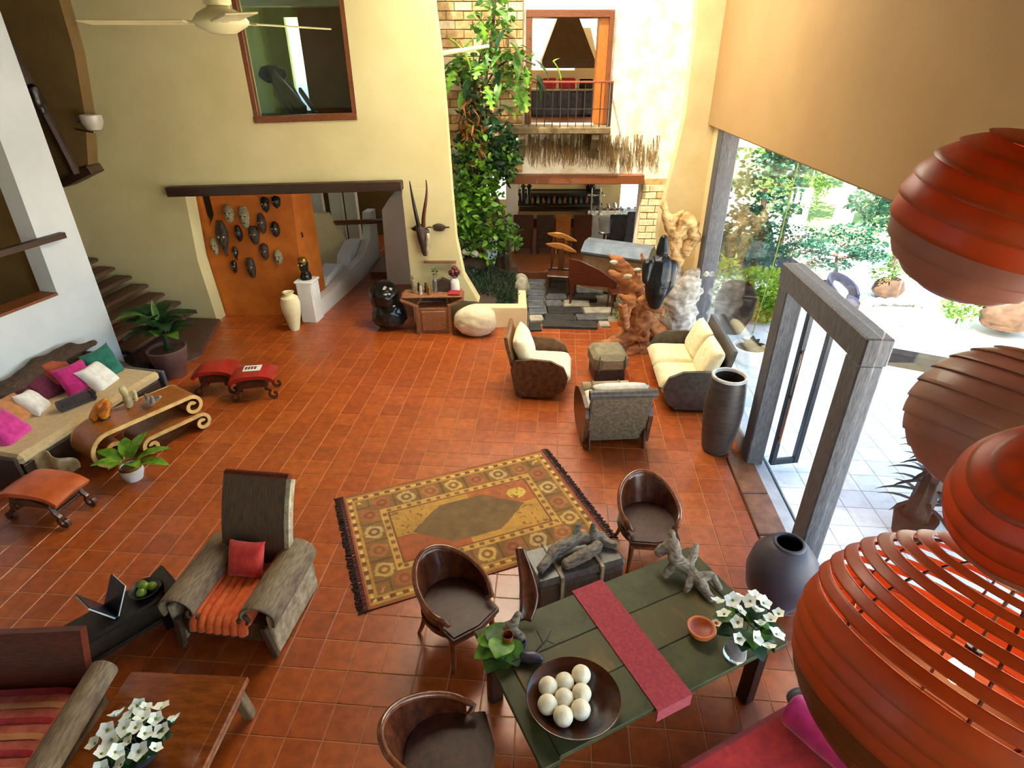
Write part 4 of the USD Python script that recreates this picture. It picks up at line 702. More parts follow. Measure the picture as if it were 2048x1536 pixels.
for k in range(5): obj('door', b2(x0 + .03 + k * (x1 - x0) / 5, x0 - .03 + (k + 1) * (x1 - x0) / 5, SY + .07, SY + .1, .25, Zp(424)), ('wood_walnut', 'wood_mask')[k % 2], t)
for k in range(13):
    h = .16 + .06 * ((k * 7) % 3) / 2; one('bottle', lathe([(0, 0), (.045, 0), (.045, h * .6), (.016, h * .78), (.016, h), (0, h)], 10), ('glass_clear', 'wood_honey')[k % 2], f'small bottle on the dark sideboard, {ORD[k]} from the left in the row', 'bottle', (x0 + .25 + k * (x1 - x0 - .5) / 12, SY + .16, Zp(408) + .001), 0, 'bottles in a row on the sideboard')
t = thing('flower_arrangement', 'dark branching flower arrangement on the right of the sideboard', 'flowers', (X(1180), SY + .25, Zp(386)))
obj('vase', lathe([(0, 0), (.12, 0), (.16, .14), (.1, .26), (0, .26)], 16), 'wood_black', t); obj('branches', foliage(cloudpts(260, (0, 0, .55), (.55, .2, .32), 5), .13, .05, 5), 'leaf_dry', t, True); obj('blossoms', foliage(cloudpts(60, (-.1, -.05, .5), (.5, .2, .3), 6), .07, .05, 6), 'bone', t, True)
for k, px in enumerate((1046, 1058)):
    p = PY(px, 372, 16.5); t = thing('hanging_lantern', ('left', 'right')[k] + ' slim dark lantern hanging in the dining room', 'lantern', (p[0], 16.5, p[2]))
    obj('cord', tube([(0, 0, 0), (0, 0, 3.05 - p[2])], .012, 6), 'wood_black', t); obj('body', lathe([(0, -.42), (.03, -.4), (.05, -.05), (.09, .0), (.02, .06), (0, .06)], 12), 'wood_black', t)
TY = 16.6; tz = PY(1110, 446, TY)[2]
t = thing('dining_table', 'long brown dining table in front of the sideboard', 'table', (0, 0, .15)); tx0, tx1 = X(1030, TY), X(1172, TY)
obj('tabletop', b2(tx0, tx1, TY - .4, TY + .5, .74, .79), 'wood_walnut', t)
for x in (tx0 + .1, tx1 - .1):
    for y in (TY - .3, TY + .4): obj('leg', bx(.08, .08, .74, .01, (x, y, .37)), 'wood_walnut', t)
def block_chair(px, lb, w, m='wood_walnut', y=15.75, rz=0, py=517, h=1.05):
    t = thing('dining_chair', lb, 'chair', (X(px, y, py), y, .15), rz)
    obj('backrest', bx(w, .06, h - .4, .02, (0, -.22, .4 + (h - .4) / 2)), m, t); obj('seat', bx(w, .46, .07, .02, (0, 0, .44)), m, t); obj('skirt', bx(w - .06, .03, .24, .005, (0, -.2, .28)), m, t)
    for a in (-1, 1):
        for b in (-1, 1): obj('leg', bx(.05, .05, .42, .006, (a * (w / 2 - .04), b * .19, .21)), m, t)
block_chair(1046, 'brown high-backed dining chair at the left end of the table', .52); block_chair(1088, 'brown high-backed dining chair second from the left', .46, 'wood_mask'); block_chair(1122, 'slim brown dining chair third from the left', .40, 'wood_honey'); block_chair(1160, 'brown dining chair at the right end of the brown table', .48)
block_chair(1228, 'dark blue-grey dining chair by the white table', .46, 'slate_cloth'); block_chair(1262, 'tall dark blue-grey dining chair at the right edge of the opening', .5, 'slate_cloth', 15.4, h=1.2)
t = thing('buffet_table', 'white-clothed buffet table with glassware in the dining room', 'table', (0, 0, .15)); ux0, ux1 = X(1178, 16.9), X(1290, 16.9)
obj('cloth', b2(ux0, ux1, 16.6, 17.2, .02, .80, .02), 'white_plaster', t)
for k in range(16):
    h = .16 + .12 * ((k * 5) % 4) / 3; one('glass', lathe([(0, 0), (.04, 0), (.008, .02), (.008, h * .45), (.045, h * .6), (.04, h), (.036, h), (.04, h * .6), (0, h * .5)], 12), 'glass_clear', f'drinking glass on the white buffet table, {ORD[k % 8]} from the left in the {("front", "back")[k // 8]} row', 'glass', (ux0 + .12 + (k % 8) * (ux1 - ux0 - .24) / 7, 16.72 + .2 * (k // 8), .951), 0, 'glasses on the buffet table')
for k, px in enumerate((1180, 1197)): one('candelabrum', lathe([(0, 0), (.09, 0), (.02, .05), (.015, .5), (.12, .52), (.12, .54), (.012, .55), (.01, .72), (0, .72)], 14), 'silver', ('left', 'right')[k] + ' silver stand on the buffet table', 'stand', (X(px, 16.8), 16.66, .951))
one('ice_bucket', lathe([(0, 0), (.14, 0), (.19, .36), (.17, .36), (.13, .03), (0, .03)], 20), 'glass_clear', 'clear ice bucket standing in front of the buffet table', 'bucket', (X(1207, 15.9), 15.5, .95 - .2)); one('side_stand', lathe([(0, 0), (.16, 0), (.03, .04), (.03, .56), (.16, .58), (.16, .598), (0, .598)], 18), 'wood_walnut', 'small round stand carrying the clear ice bucket', 'stand', (X(1207, 15.9), 15.5, .15))
struct('window_ledge', b2(X(1190, 18.9), 5.4, 18.7, 19.0, Zp(436, 18.9), Zp(418, 18.9)), 'burgundy', 'burgundy ledge under the right dining room window', 'ledge')
# grey-topped chest, curved-crest chairs and desk in the courtyard
c0, c1 = PZ(1186, 530, .15), PZ(1282, 560, .0); t = thing('grand_chest', 'long brown chest with a bluish folded lid by the dining room step', 'chest', (2.42, 13.1, 0), -28)
obj('body', bx(1.5, .62, .86, .03, base=True), 'chest_brown', t); obj('lid', tr(extr([(-.34, 0), (.34, 0), (.36, .05), (.14, .26), (-.14, .24), (-.36, .05)], 1.56), (-.78, 0, .855), (90, 0, 90)), 'paint_bluegrey', t)
for s in (-1, 1): obj('foot', bx(.12, .5, .06, .01, (s * .6, 0, -.0)), 'wood_black', t)
def crest_chair(lb, px, py, y, s=1.):
    p = PY(px, py, y); z = p[2]; t = thing('crest_chair', lb, 'chair', (p[0], y, 0), -12)
    obj('crest_rail', shell(lambda u, v: (-.34 + .68 * u, .10 * math.sin(math.pi * u) + .0, z + .08 - .14 * u + (v - .5) * .12 * (.25 + math.sin(math.pi * u))), 16, 5, .035), 'wood_honey', t, True)
    obj('splat', bx(.12, .025, z - .5, .005, (0, .09, (z + .46) / 2)), 'wood_walnut', t); obj('seat', bx(.5, .46, .06, .02, (0, -.16, .48)), 'wood_walnut', t)
    for a in (-1, 1): obj('leg', tube([(a * .22, .07, z - .02), (a * .22, .06, .45), (a * .25, .12, .0)], [.024, .028, .02], 8, 10), 'wood_walnut', t); obj('leg', tube([(a * .22, -.36, .46), (a * .24, -.40, 0)], [.026, .018], 8), 'wood_walnut', t)
crest_chair('curved-crest wooden chair nearer the dining room step', 1124, 476, 13.55); crest_chair('curved-crest wooden chair nearer the hall', 1122, 497, 12.95)
t = thing('writing_desk', 'dark red wooden desk with a curved sloping side in the courtyard', 'desk', (1.74, 11.95, 0), -14)
obj('side_panel', tr(extr([(-.52, .50), (.46, .50), (.48, .62), (.1, .86), (-.3, 1.02), (-.55, 1.06)], .06), (0, .03, 0), (90, 0, 0)), 'wood_red', t); obj('writing_top', bx(.98, .5, .04, .01, (0, .30, .60)), 'wood_red', t); obj('apron', bx(.9, .03, .12, .004, (0, .5, .53)), 'wood_red', t)
for x, y in ((-.46, 0), (.42, 0), (-.46, .5), (.42, .5)): obj('leg', tube([(x, y, .58), (x, y, .3), (x * 1.08, y, 0)], [.04, .035, .02], 8, 8), 'wood_red', t)
t = thing('low_stool', 'low dark stool beside the root sculpture in the courtyard', 'stool', (2.28, 11.75, -.01), 10)
obj('seat', bx(.46, .36, .05, .02, (0, 0, .46)), 'wood_red', t); 
for x in (-.19, .19):
    for y in (-.14, .14): obj('leg', tube([(x, y, .45), (x * 1.1, y * 1.1, 0)], [.022, .016], 8), 'wood_red', t)
obj('stretcher', tube([(-.2, -.15, .16), (.2, -.15, .16)], .012, 6), 'wood_red', t)
# kitchen behind the balcony
mat('hood_brown', '#54402f', '#463426', .55, 6); HY = 17.2; hx = lambda px, py=100: PY(px, py, HY)[0]; hz = lambda py: PY(1100, py, HY)[2]
one('range_hood', TM(*(lambda a, b, c, d, z0, z1, z2: (np.array([(a, HY - .5, z1), (b, HY - .5, z1), (b, HY + .5, z1), (a, HY + .5, z1), (c, HY - .15, z2), (d, HY - .15, z2), (d, HY + .3, z2), (c, HY + .3, z2), (a, HY - .5, z0), (b, HY - .5, z0), (b, HY + .5, z0), (a, HY + .5, z0)]), np.array([[0, 1, 5, 4], [1, 2, 6, 5], [2, 3, 7, 6], [3, 0, 4, 7], [8, 9, 1, 0], [9, 10, 2, 1], [10, 11, 3, 2], [11, 8, 0, 3], [8, 11, 10, 9], [4, 5, 6, 7]])))(hx(1083), hx(1186), hx(1116), hx(1150), hz(136), hz(120), hz(26))), 'hood_brown', 'big brown tapering range hood seen through the balcony door', 'range hood', smooth=False)
one('hood_flue', b2(hx(1118), hx(1148), HY - .1, HY + .25, hz(26) + .002, 7.0), 'hood_brown', 'brown flue above the range hood', 'flue')
t = thing('kitchen_counter', 'dark kitchen counter with glazed cabinets under the range hood', 'counter', (0, 0, 0)); k0, k1 = PY(1062, 200, 16.6)[0], PY(1190, 200, 16.6)[0]; kz = PY(1100, 178, 16.6)[2]
obj('carcass', b2(k0, k1, 16.6, 17.3, 3.46, kz - .04), 'wood_black', t); obj('worktop', b2(k0 - .05, k1 + .05, 16.55, 17.35, kz - .04, kz), 'stone_pale', t)
for k in range(5): obj('door', b2(k0 + .04 + k * (k1 - k0) / 5, k0 - .02 + (k + 1) * (k1 - k0) / 5, 16.57, 16.6, 3.5, kz - .08), 'slate_cloth', t)
for k, (px, w) in enumerate(((1098, .34), (1134, .4))): one('red_box', bx(w, .3, .24, .02, base=True), 'red_cloth', ('smaller', 'larger')[k] + ' red box on the kitchen counter behind the balcony', 'box', (PY(px, 165, 16.9)[0], 16.9, kz + .001))
one('black_oven', bx(.34, .3, .22, .02, base=True), 'black_gloss', 'black appliance on the right of the kitchen counter', 'appliance', (PY(1172, 165, 16.9)[0], 16.95, kz + .001))
# room behind the upper window: carved settle, pale drape
t = thing('carved_settle', 'dark carved leaning back of a settle in the upper room', 'settle', (0, 0, 0)); U1, U2 = PY(540, 150, 13.6), PY(620, 225, 12.2)
obj('backrest', cat(beam(PY(548, 165, 13.9), PY(612, 240, 12.4), .08, .55, .03), blob(.22, (1.3, .4, .8), .2, 2, 4, 3, tuple(PY(545, 148, 13.9)))), 'wood_black', t)
for s in range(4): obj('carved_rib', beam(PY(545 + 12 * s, 165, 13.82), PY(585 + 12 * s, 236, 12.4), .03, .05, .005), 'wood_mask', t)
obj('seat', b2(-4.1, -3.3, 12.1, 12.9, 3.35, 3.72), 'wood_black', t); obj('arm', beam(PY(600, 180, 13.0), PY(634, 228, 12.1), .06, .1), 'wood_mask', t)
one('storage_chest', b2(-5.35, -4.5, 12.9, 13.5, 3.302, 3.75, .02), 'wood_black', 'dark low chest in the left corner of the upper room', 'trunk')
one('pale_cushion', pillow(.5, .45, .2, at=(0, 0, .25), rot=(70, 0, 10)), 'white_plaster', 'pale cushion beside the carved settle in the upper room', 'cushion', (-4.0, 11.95, 3.31))
# ================================================================ left side: daybed, scroll bench, stools, potted plant
def fabric(name, a, b=None, sc=14): mat(name, a, b, .9, sc, bump=.05, sheen_weight=.2)
for n_, a_, b_ in (('mattress_beige', '#cdb48a', '#bfa478'), ('cloth_teal', '#0f6a5c', '#0a4e46'), ('cloth_white', '#f0efec', '#dcdad4'), ('cloth_magenta', '#c4207c', '#a01466'), ('cloth_rust', '#a04a2c', '#843a22'), ('cloth_plum', '#6c1838', '#4c0e28'), ('cloth_peach', '#c88a5c', '#b47848'), ('cloth_pink', '#d83c98', '#b82a80'), ('cloth_charcoal', '#3c3238', '#261e24'), ('cloth_red', '#d8382c', '#b8281e'),
                   ('cloth_orange', '#e8642a', '#d04c1c'), ('cloth_cream', '#f4e6be', '#e6d29c'), ('cloth_crimson', '#b01c2c', '#8c1222'), ('cloth_tan', '#a08a68', '#84704e'), ('cloth_oatmeal', '#d8d2c4', '#c4bcaa')): fabric(n_, a_, b_)
mat('leather_orange', '#c8622e', '#a84a1e', .35, 5, bump=.05); mat('leather_red', '#a8281c', '#861a12', .35, 5, bump=.05); mat('pot_mauve', '#6c4a44', '#523634', .6, 4); mat('orange_shell', '#d8821c', '#a8560c', .3, 8); mat('shell_cream', '#d8c89c', '#a89868', .5, 8); mat('grey_wood', '#a8a098', '#6e665e', .7, 8)
P1, P2 = PZ(48, 911, .5)[:2], PZ(318, 745, .5)[:2]; BD = (P2 - P1) / np.linalg.norm(P2 - P1); BA = math.degrees(math.atan2(BD[1], BD[0])); BL = np.linalg.norm(P2 - P1)
t = thing('daybed', 'long low daybed with a beige mattress along the white left wall', 'daybed', (*P1, 0), BA)       # x runs along its front edge, y towards the wall
obj('mattress', bx(BL + .1, .98, .15, .05, (BL / 2, .52, .43)), 'mattress_beige', t); obj('base', bx(BL + .04, .92, .30, .01, (BL / 2, .52, .20)), 'timber_dark', t); obj('end_board', bx(.06, 1.0, .52, .01, (-.12, .48, .27)), 'timber_dark', t)
obj('end_board', bx(.06, 1.0, .46, .01, (BL + .10, .52, .24)), 'timber_grey', t)
for x in (.05, BL - .05): obj('foot', bx(.12, .8, .06, .01, (x, .5, .03)), 'timber_dark', t)
D = lambda s, n, z: (*(P1 + BD * s + np.array([-BD[1], BD[0]]) * n), z)
one('driftwood_log', limbs([[(*D(.1, 1.15, .62), .08), (*D(.7, 1.14, .76), .12), (*D(1.3, 1.13, .86), .14), (*D(1.9, 1.12, .88), .15)], [(*D(1.9, 1.12, .78), .14), (*D(2.28, 1.08, .58), .14), (*D(2.38, .92, .34), .12)], [(*D(2.30, 1.0, .5), .10), (*D(2.42, .60, .3), .08), (*D(2.42, .34, .34), .05)], [(*D(2.38, .95, .3), .11), (*D(2.38, .9, .08), .08)], [(*D(1.9, 1.1, .88), .1), (*D(2.15, .95, .94), .05)]], .04, 5, .05, 5, 4), 'drift_dark', 'long dark driftwood log lying behind the daybed cushions', 'driftwood', smooth=True)
for px, py, z, m, w, rot, lb in ((206, 729, .68, 'cloth_teal', .44, (68, 0, 0), 'teal cushion at the far end of the daybed'), (197, 754, .62, 'cloth_white', .40, (50, 0, 10), 'bright white cushion in front of the teal one'), (152, 757, .68, 'cloth_magenta', .40, (58, 0, -12), 'magenta cushion in the middle of the daybed'),
        (115, 744, .75, 'cloth_rust', .38, (70, 0, 8), 'rust cushion propped behind the magenta one'), (86, 768, .68, 'cloth_plum', .44, (55, 0, -4), 'plum cushion in the middle of the row, left of the rust one'), (48, 797, .63, 'cloth_plum', .32, (48, 0, 10), 'dark plum cushion at the left behind the small cream one'),
        (66, 805, .62, 'cloth_white', .34, (52, 14, 30), 'small cream-white cushion tilted in front of the plum cushions'), (24, 822, .62, 'cloth_peach', .40, (42, 0, 0), 'peach cushion behind the bright pink one'), (12, 858, .62, 'cloth_pink', .40, (50, 0, 14), 'bright pink cushion at the near end of the daybed')):
    c = PZ(px, py, z); one('cushion', pillow(w * 1.18, w * 1.18, .2, 14, at=(0, 0, 0), rot=rot, seed=px, wr=.25), m, lb, 'cushion', c, BA, 'cushions on the daybed')
c = PZ(150, 802, .58); t = thing('rolled_blanket', 'dark charcoal rolled blanket on the front of the daybed', 'blanket', c, BA - 20)
obj('roll', tube([(-.20, 0, 0), (0, .01, 0), (.20, 0, 0)], .085, 14, 8), 'cloth_charcoal', t); obj('fold', blob(.09, (.7, 1, .9), .4, 3, 3, 3, (.2, 0, 0)), 'wood_black', t)
# scroll bench
F1, F2 = np.array([-5.26, 6.0]), np.array([-4.47, 7.2]); sd = (F2 - F1) / np.linalg.norm(F2 - F1); SA = math.degrees(math.atan2(sd[1], sd[0])) - 90; sn = np.array([-sd[1], sd[0]])
mat('bamboo_wood', '#a8642c', '#7c4418', .3, 5, (16, 3, 3), .06); mat('bamboo_edge', '#e0b878', '#c09450', .4, 8)
def scroll_plank(L, zt, r, t): 
    a = spiral(L / 2 - r, zt - r, r, r * .22, 90, -330, 34); b = a[::-1] * [-1, 1]; return np.vstack([b, a])
ctr = (F1 + F2) / 2 + sn * .27; t = thing('scroll_bench', 'two-tier brown wooden bench whose ends curl into scrolls', 'bench', (*ctr, 0), SA)
for nm, L, zt, r, w, off in (('upper_tier', 1.52, .54, .265, .52, (0, 0)), ('lower_tier', .96, .25, .12, .50, (.07, .30))):
    pr = scroll_plank(L, zt, r, .04)
    if nm == 'upper_tier': pr = np.vstack([spiral(L / 2 - .265, zt - r, r, r * .22, 90, -330, 34)[::-1] * [-1, 1], spiral(L / 2 - .14, zt - .14, .14, .035, 90, -330, 34)])
    m = swept(pr, w, .045, 0); m = tr(m, (off[0], off[1], 0)); tier = obj(nm, m, 'bamboo_wood', t)
    for s in (-1, 1): obj('edge', tr(swept(pr, .02, .05, 0), (off[0] + s * (w / 2 + .008), off[1], 0)), 'bamboo_edge', tier)
B_ = lambda x, y, z: (*(ctr + np.array([math.cos(math.radians(SA)), math.sin(math.radians(SA))]) * x + sd * y), z)
t = thing('carved_shell', 'glossy orange carved shell on the scroll bench', 'ornament', B_(-.10, -.34, .562), 20); obj('body', limbs([[(-.1, 0, .06, .06), (-.02, .02, .16, .07), (.06, .05, .22, .05)], [(.02, -.03, .08, .07), (.1, .0, .2, .05)]], .02, 5, .02, 8, 2), 'orange_shell', t, True); obj('foot', lathe([(0, 0), (.07, 0), (.05, .04), (0, .04)], 14), 'wood_black', t)
one('shell_figure', limbs([[(0, 0, .05, .05), (.02, 0, .16, .06), (-.03, .02, .28, .045)], [(.02, 0, .14, .05), (.1, .03, .22, .035), (.12, 0, .12, .03)]], .02, 5, .02, 9, 4), 'shell_cream', 'cream carved figure on the scroll bench right of the orange shell', 'ornament', B_(-.12, .0, .562), 0, smooth=True)
one('driftwood_piece', limbs([[(-.12, 0, .04, .035), (0, .03, .1, .04), (.12, 0, .16, .02)], [(0, 0, .08, .03), (.05, -.06, .2, .02)], [(-.05, .02, .06, .04), (-.12, .08, .15, .02)]], .02, 4, .012, 10, 5), 'grey_wood', 'small grey driftwood piece at the front of the scroll bench', 'driftwood', B_(.16, .18, .562), 0, smooth=True)
t = thing('dried_leaf', 'large pale dried leaf fan on the floor at the near end of the scroll bench', 'leaf', B_(-.14, -1.06, 0), 0); obj('fan', shell(lambda u, v: ((.12 + .30 * v) * math.cos(.5 + u * 2.1), .06 * math.sin(u * 14) * v, .02 + (.06 + .34 * v) * math.sin(.5 + u * 2.1)), 26, 5, .012), 'shell_cream', t, True)
obj('foot', bx(.2, .16, .04, .01, (0, 0, .02)), 'wood_mask', t)
g = PZ(262, 966); t = thing('potted_lily', 'white pot with broad bright green leaves in front of the scroll bench', 'potted plant', (g[0] - .01, g[1] + .10, 0))
obj('pot', lathe([(0, 0), (.10, 0), (.135, .10), (.13, .2), (.115, .205), (.11, .17), (0, .16)], 24), 'white_ceramic', t); obj('band', lathe([(.131, .165), (.134, .2), (.128, .215), (.11, .2)], 24), 'brass', t); obj('soil', lathe([(0, .185), (.112, .18)], 16), 'soil', t)
for k, (az, el, L) in enumerate(((20, 40, .5), (70, 62, .42), (120, 50, .40), (165, 40, .46), (215, 45, .36), (270, 52, .34), (320, 45, .40), (45, 75, .45), (0, 25, .46))): obj('leaf', aim(leaf(L, .17, .9, .25, 9, 1.3, st=.12), (0, 0, .18), az, el), 'leaf_bright', t, True)
# saddle stools
def saddle(name, lb, m, loc, rz, w=.62, d=.44, h=.40, grp=None):
    t = thing(name, lb, 'stool', loc, rz, grp)
    obj('saddle_seat', shell(lambda u, v: ((u - .5) * w, (v - .5) * d, h + .03 - .09 * abs(2 * u - 1) ** 3.4 + .02 * math.cos((v - .5) * 3)), 22, 8, .06), m, t)
    obj('seat_body', bx(w * .74, d * .84, .15, .02, (0, 0, h - .09)), 'wood_walnut', t)
    pr = np.vstack([spiral(-w / 2 + .03, .085, .075, .03, 60, -270, 16)[::-1], [(-w / 2 + .12, .2), (-w / 2 + .14, h - .10), (0, h - .035), (w / 2 - .14, h - .10), (w / 2 - .12, .2)], spiral(w / 2 - .03, .085, .075, .03, 120, 450, 16)])
    for s in (-1, 1): obj('scroll_frame', tr(swept(pr, .045, .035, 0), (0, s * (d / 2 - .04), 0), (0, 0, -90)), 'wood_walnut', t)
    obj('stretcher', bx(.04, d - .1, .04, .006, (-w / 2 + .14, 0, .18)), 'wood_walnut', t); obj('stretcher', bx(.04, d - .1, .04, .006, (w / 2 - .14, 0, .18)), 'wood_walnut', t); return t
saddle('saddle_stool', 'orange leather saddle stool with dark curled feet at the near end of the daybed', 'leather_orange', (-5.40, 5.32, 0), -10, .78, .46, .40)
c = PZ(430, 738, .40); saddle('saddle_stool', 'left one of the two red leather saddle stools side by side', 'leather_red', (c[0] - .02, c[1] + .05, 0), 8, .60, .46, .38)
c2 = PZ(499, 745, .40); saddle('saddle_stool', 'right one of the two red saddle stools, with a magazine on it', 'leather_red', (c2[0] + .05, c2[1], 0), 12, .64, .46, .38)
t = thing('magazine', 'white magazine lying on the right red stool', 'magazine', (c2[0] + .05, c2[1] + .02, .466), 10); obj('pages', bx(.26, .19, .012, .002), 'white_ceramic', t)
for k in range(4): obj('print', bx(.035, .10, .001, .0002, (-.09 + .045 * k, 0, .0068)), 'pot_mauve', t)
# large plant
g = PZ(338, 762); t = thing('large_potted_plant', 'large dark green broad-leaved plant in a mauve clay pot by the stairs', 'potted plant', (g[0] - .02, g[1] + .22, 0)); PX, PYY = g[0] - .02, g[1] + .22
obj('pot', lathe([(0, 0), (.19, 0), (.27, .30), (.31, .5), (.29, .515), (.26, .46), (0, .44)], 32), 'pot_mauve', t); obj('soil', lathe([(0, .465), (.262, .465)], 20), 'soil', t); obj('stem', tube([(0, 0, .4), (.02, .02, .7), (-.03, 0, .95)], [.05, .04, .03], 8, 8), 'leaf_dark', t)
rs = np.random.RandomState(41)
for k in range(24):
    z = .60 + .38 * (k / 24); L = .42 + .22 * rs.rand(); obj('leaf', aim(leaf(L, .24, .9 + .4 * rs.rand(), .2, 9, 1.2, .04, k, st=.16), (0, 0, z), k * 137.5, 28 + 34 * rs.rand()), 'leaf_dark' if k % 5 else 'leaf_green', t, True)
obj('new_leaf', aim(leaf(.4, .1, .3, .5, 8, st=.1), (0, 0, .9), 120, 68), 'leaf_pale', t, True)
one('driftwood_root', limbs([[(-.18, 0, .09, .085), (0, .03, .16, .09), (.16, 0, .09, .08)], [(0, 0, .14, .07), (.05, .06, .3, .045)], [(-.1, 0, .12, .06), (-.16, .08, .27, .04)]], .03, 5, .04, 6, 8), 'drift_dark', 'dark gnarled root between the daybed end and the plant pot', 'driftwood', (PX - .55, PYY + .02, 0), 80, smooth=True)
# things in the dark room behind the left opening, lamp and figure on the upper landing
q_ = lambda s, n, z: (*(WA - WD * s + WN * n), z)
t = thing('draped_stand', 'ochre drape hanging over a stand in the dark room on the left', 'drape', q_(1.15, .75, 1.305)); mat('cloth_ochre', '#8a6c2c', '#5c461a', .85, 10)
obj('drape', shell(lambda u, v: (.25 * (u - .5) * (1 + .5 * v) + .02 * math.sin(u * 30), .05 * math.sin(u * 17 + 3) + .02 * v, 1.0 * (1 - v) + .02), 30, 8, .015), 'cloth_ochre', t, True); obj('stand', tube([(0, .1, 0), (0, .1, 1.02)], .02, 8), 'wood_black', t)
one('blue_armchair_back', bx(.6, .3, .85, .08, base=True), 'navy_cloth', 'dark blue padded block seen through the left opening', 'armchair', q_(1.95, .6, 1.302), LANG)
t = thing('landing_figure', 'dark carved figure on a post against the brown parapet', 'sculpture', (PY(74, 190, 9.75)[0], 9.72, 3.12)); obj('post', tube([(.16, .06, 0), (.05, .04, .7), (-.12, .03, 1.6), (-.26, .02, 2.6)], .075, 8, 12), 'timber_dark', t)
obj('head', limbs([[(0, -.02, 1.02, .09), (.01, -.03, 1.2, .085)], [(.02, 0, .9, .06), (.0, 0, 1.0, .06)]], .02, 5, .01, 8, 2), 'wood_black', t, True)
p = PY(185, 245, 9.78); t = thing('glass_wall_lamp', 'cloudy glass bowl lamp on the edge of the brown parapet', 'lamp', tuple(p)); mat('cloudy_glass', '#e8e4dc', '#d8d4cc', .25, 3, transmission_weight=.6)
obj('bowl', lathe([(.02, -.13), (.10, -.10), (.15, 0), (.15, .10), (.13, .11), (.13, 0), (.09, -.08), (.02, -.11)], 24), 'cloudy_glass', t); obj('bracket', beam((-.02, .0, -.14), (-.34, .06, -.10), .025, .03, .004), 'chrome', t); obj('rod', tube([(-.3, .06, .02), (0, 0, .0)], .012, 6), 'chrome', t)
# ================================================================ seating group, jar, root sculpture, rug
mat('rattan', '#8a6238', '#5c3c20', .5, 5, (4, 14, 4), .12); mat('side_wood', '#6a4630', '#46291a', .3, 4, (6, 3, 3), .06); mat('side_grey', '#5c544c', '#433c36', .35, 4, (6, 3, 3), .06); mat('weave', '#7c6c54', '#5a4c38', .8, 24, bump=.3); mat('jar_clay', '#4c423c', '#352d29', .45, 5, (1, 1, 6), .1); mat('jar_rim', '#d8d4d0', '#b8b4b0', .4, 6)
def lounge(name, lb, w, loc, rz, side, back, seat, nc=1, cat_='armchair', bh=1.02):
    t = thing(name, lb, cat_, loc, rz)
    pl = Polygon([(.34, .05), (.42, .52), (.36, .66), (.10, .70), (-.20, .68), (-.40, .58), (-.47, .40), (-.42, .20), (-.26, .05)]).buffer(-.06).buffer(.10, 12).buffer(-.04)
    for s in (-1, 1): obj('side_panel', tr(extr(pl, .055), (s * w / 2 - .0275, 0, 0), (90, 0, 90)), side, t)
    obj('back', swept([(.30, .12), (.38, .5), (.46, .8), (.50, bh)], w - .07, .055), back, t)
    obj('front_rail', bx(w - .06, .06, .14, .02, (0, -.32, .14)), side, t); obj('underframe', bx(w - .06, .58, .10, .02, (0, 0, .17)), side, t)
    cw = (w - .08) / nc
    for k in range(nc):
        x = -w / 2 + .04 + cw * (k + .5)
        obj('seat_cushion', cat(pillow(cw * 1.0, .86, .30, 16, 7, (x, -.08, .37), pinch=.0)), seat, t, True)
        obj('back_cushion', pillow(cw * .98, .56, .26, 16, 3.4, (x, .24, .72), (68, 0, 0), .04, seed=k, wr=.2), seat, t, True)
    return t
lounge('lounge_chair', 'cream-cushioned wooden lounge chair facing the loveseat', .86, (.44, 8.42, 0), 84, 'side_wood', 'rattan', 'cloth_cream')
lounge('loveseat', 'cream two-seat sofa with rounded dark wooden sides by the glass', 1.52, (2.78, 8.36, 0), -94, 'side_grey', 'side_grey', 'cloth_cream', 2, 'sofa')
t = lounge('woven_chair', 'woven lounge chair seen from behind in front of the low table', .86, (1.40, 7.02, 0), 184, 'side_wood', 'weave', 'cloth_oatmeal', bh=.92)
obj('top_roll', tube([(-.44, .50, .93), (.44, .50, .93)], .065, 14), 'side_grey', t); obj('bolster', tube([(-.34, -.48, .50), (.34, -.48, .50)], .085, 14), 'cloth_tan', t)
for s in (-1, 1): obj('strap', tube([(s * .2, -.48 + .09 * math.cos(a), .50 + .09 * math.sin(a)) for a in np.linspace(0, 6.28, 16)], .012, 6), 'weave', t); obj('rear_foot', tube([(s * .38, .34, .3), (s * .38, .40, 0)], [.03, .022], 8), 'wood_walnut', t)
t = thing('low_table', 'small taupe cloth-covered table between the lounge chairs', 'table', (1.60, 8.80, 0), 4); mat('taupe_cloth', '#8a7c5e', '#6e6248', .8, 8, bump=.1)
obj('cover', cat(bx(.58, .62, .30, .07, (0, 0, .36))), 'taupe_cloth', t); obj('plinth', bx(.50, .54, .24, .02, (0, 0, .12)), 'wood_mask', t); obj('panel', bx(.34, .02, .16, .01, (.02, -.315, .36)), 'cloth_tan', t)
for x in (-.2, .22): obj('strap', bx(.02, .012, .3, .003, (x, -.318, .36)), 'weave', t)
t = thing('tall_jar', 'tall dark clay jar with a pale rim beside the loveseat', 'jar', (2.80, 6.63, 0)); obj('body', lathe([(0, 0), (.17, 0), (.19, .05), (.245, .45), (.255, .68), (.235, .95), (.215, 1.12), (.19, 1.12), (.195, 1.1), (.21, .9), (.2, .3), (0, .1)], 44), 'jar_clay', t, True)
obj('rim', lathe([(.185, 1.115), (.19, 1.15), (.205, 1.16), (.225, 1.15), (.226, 1.12), (.2, 1.118)], 44), 'jar_rim', t, True)
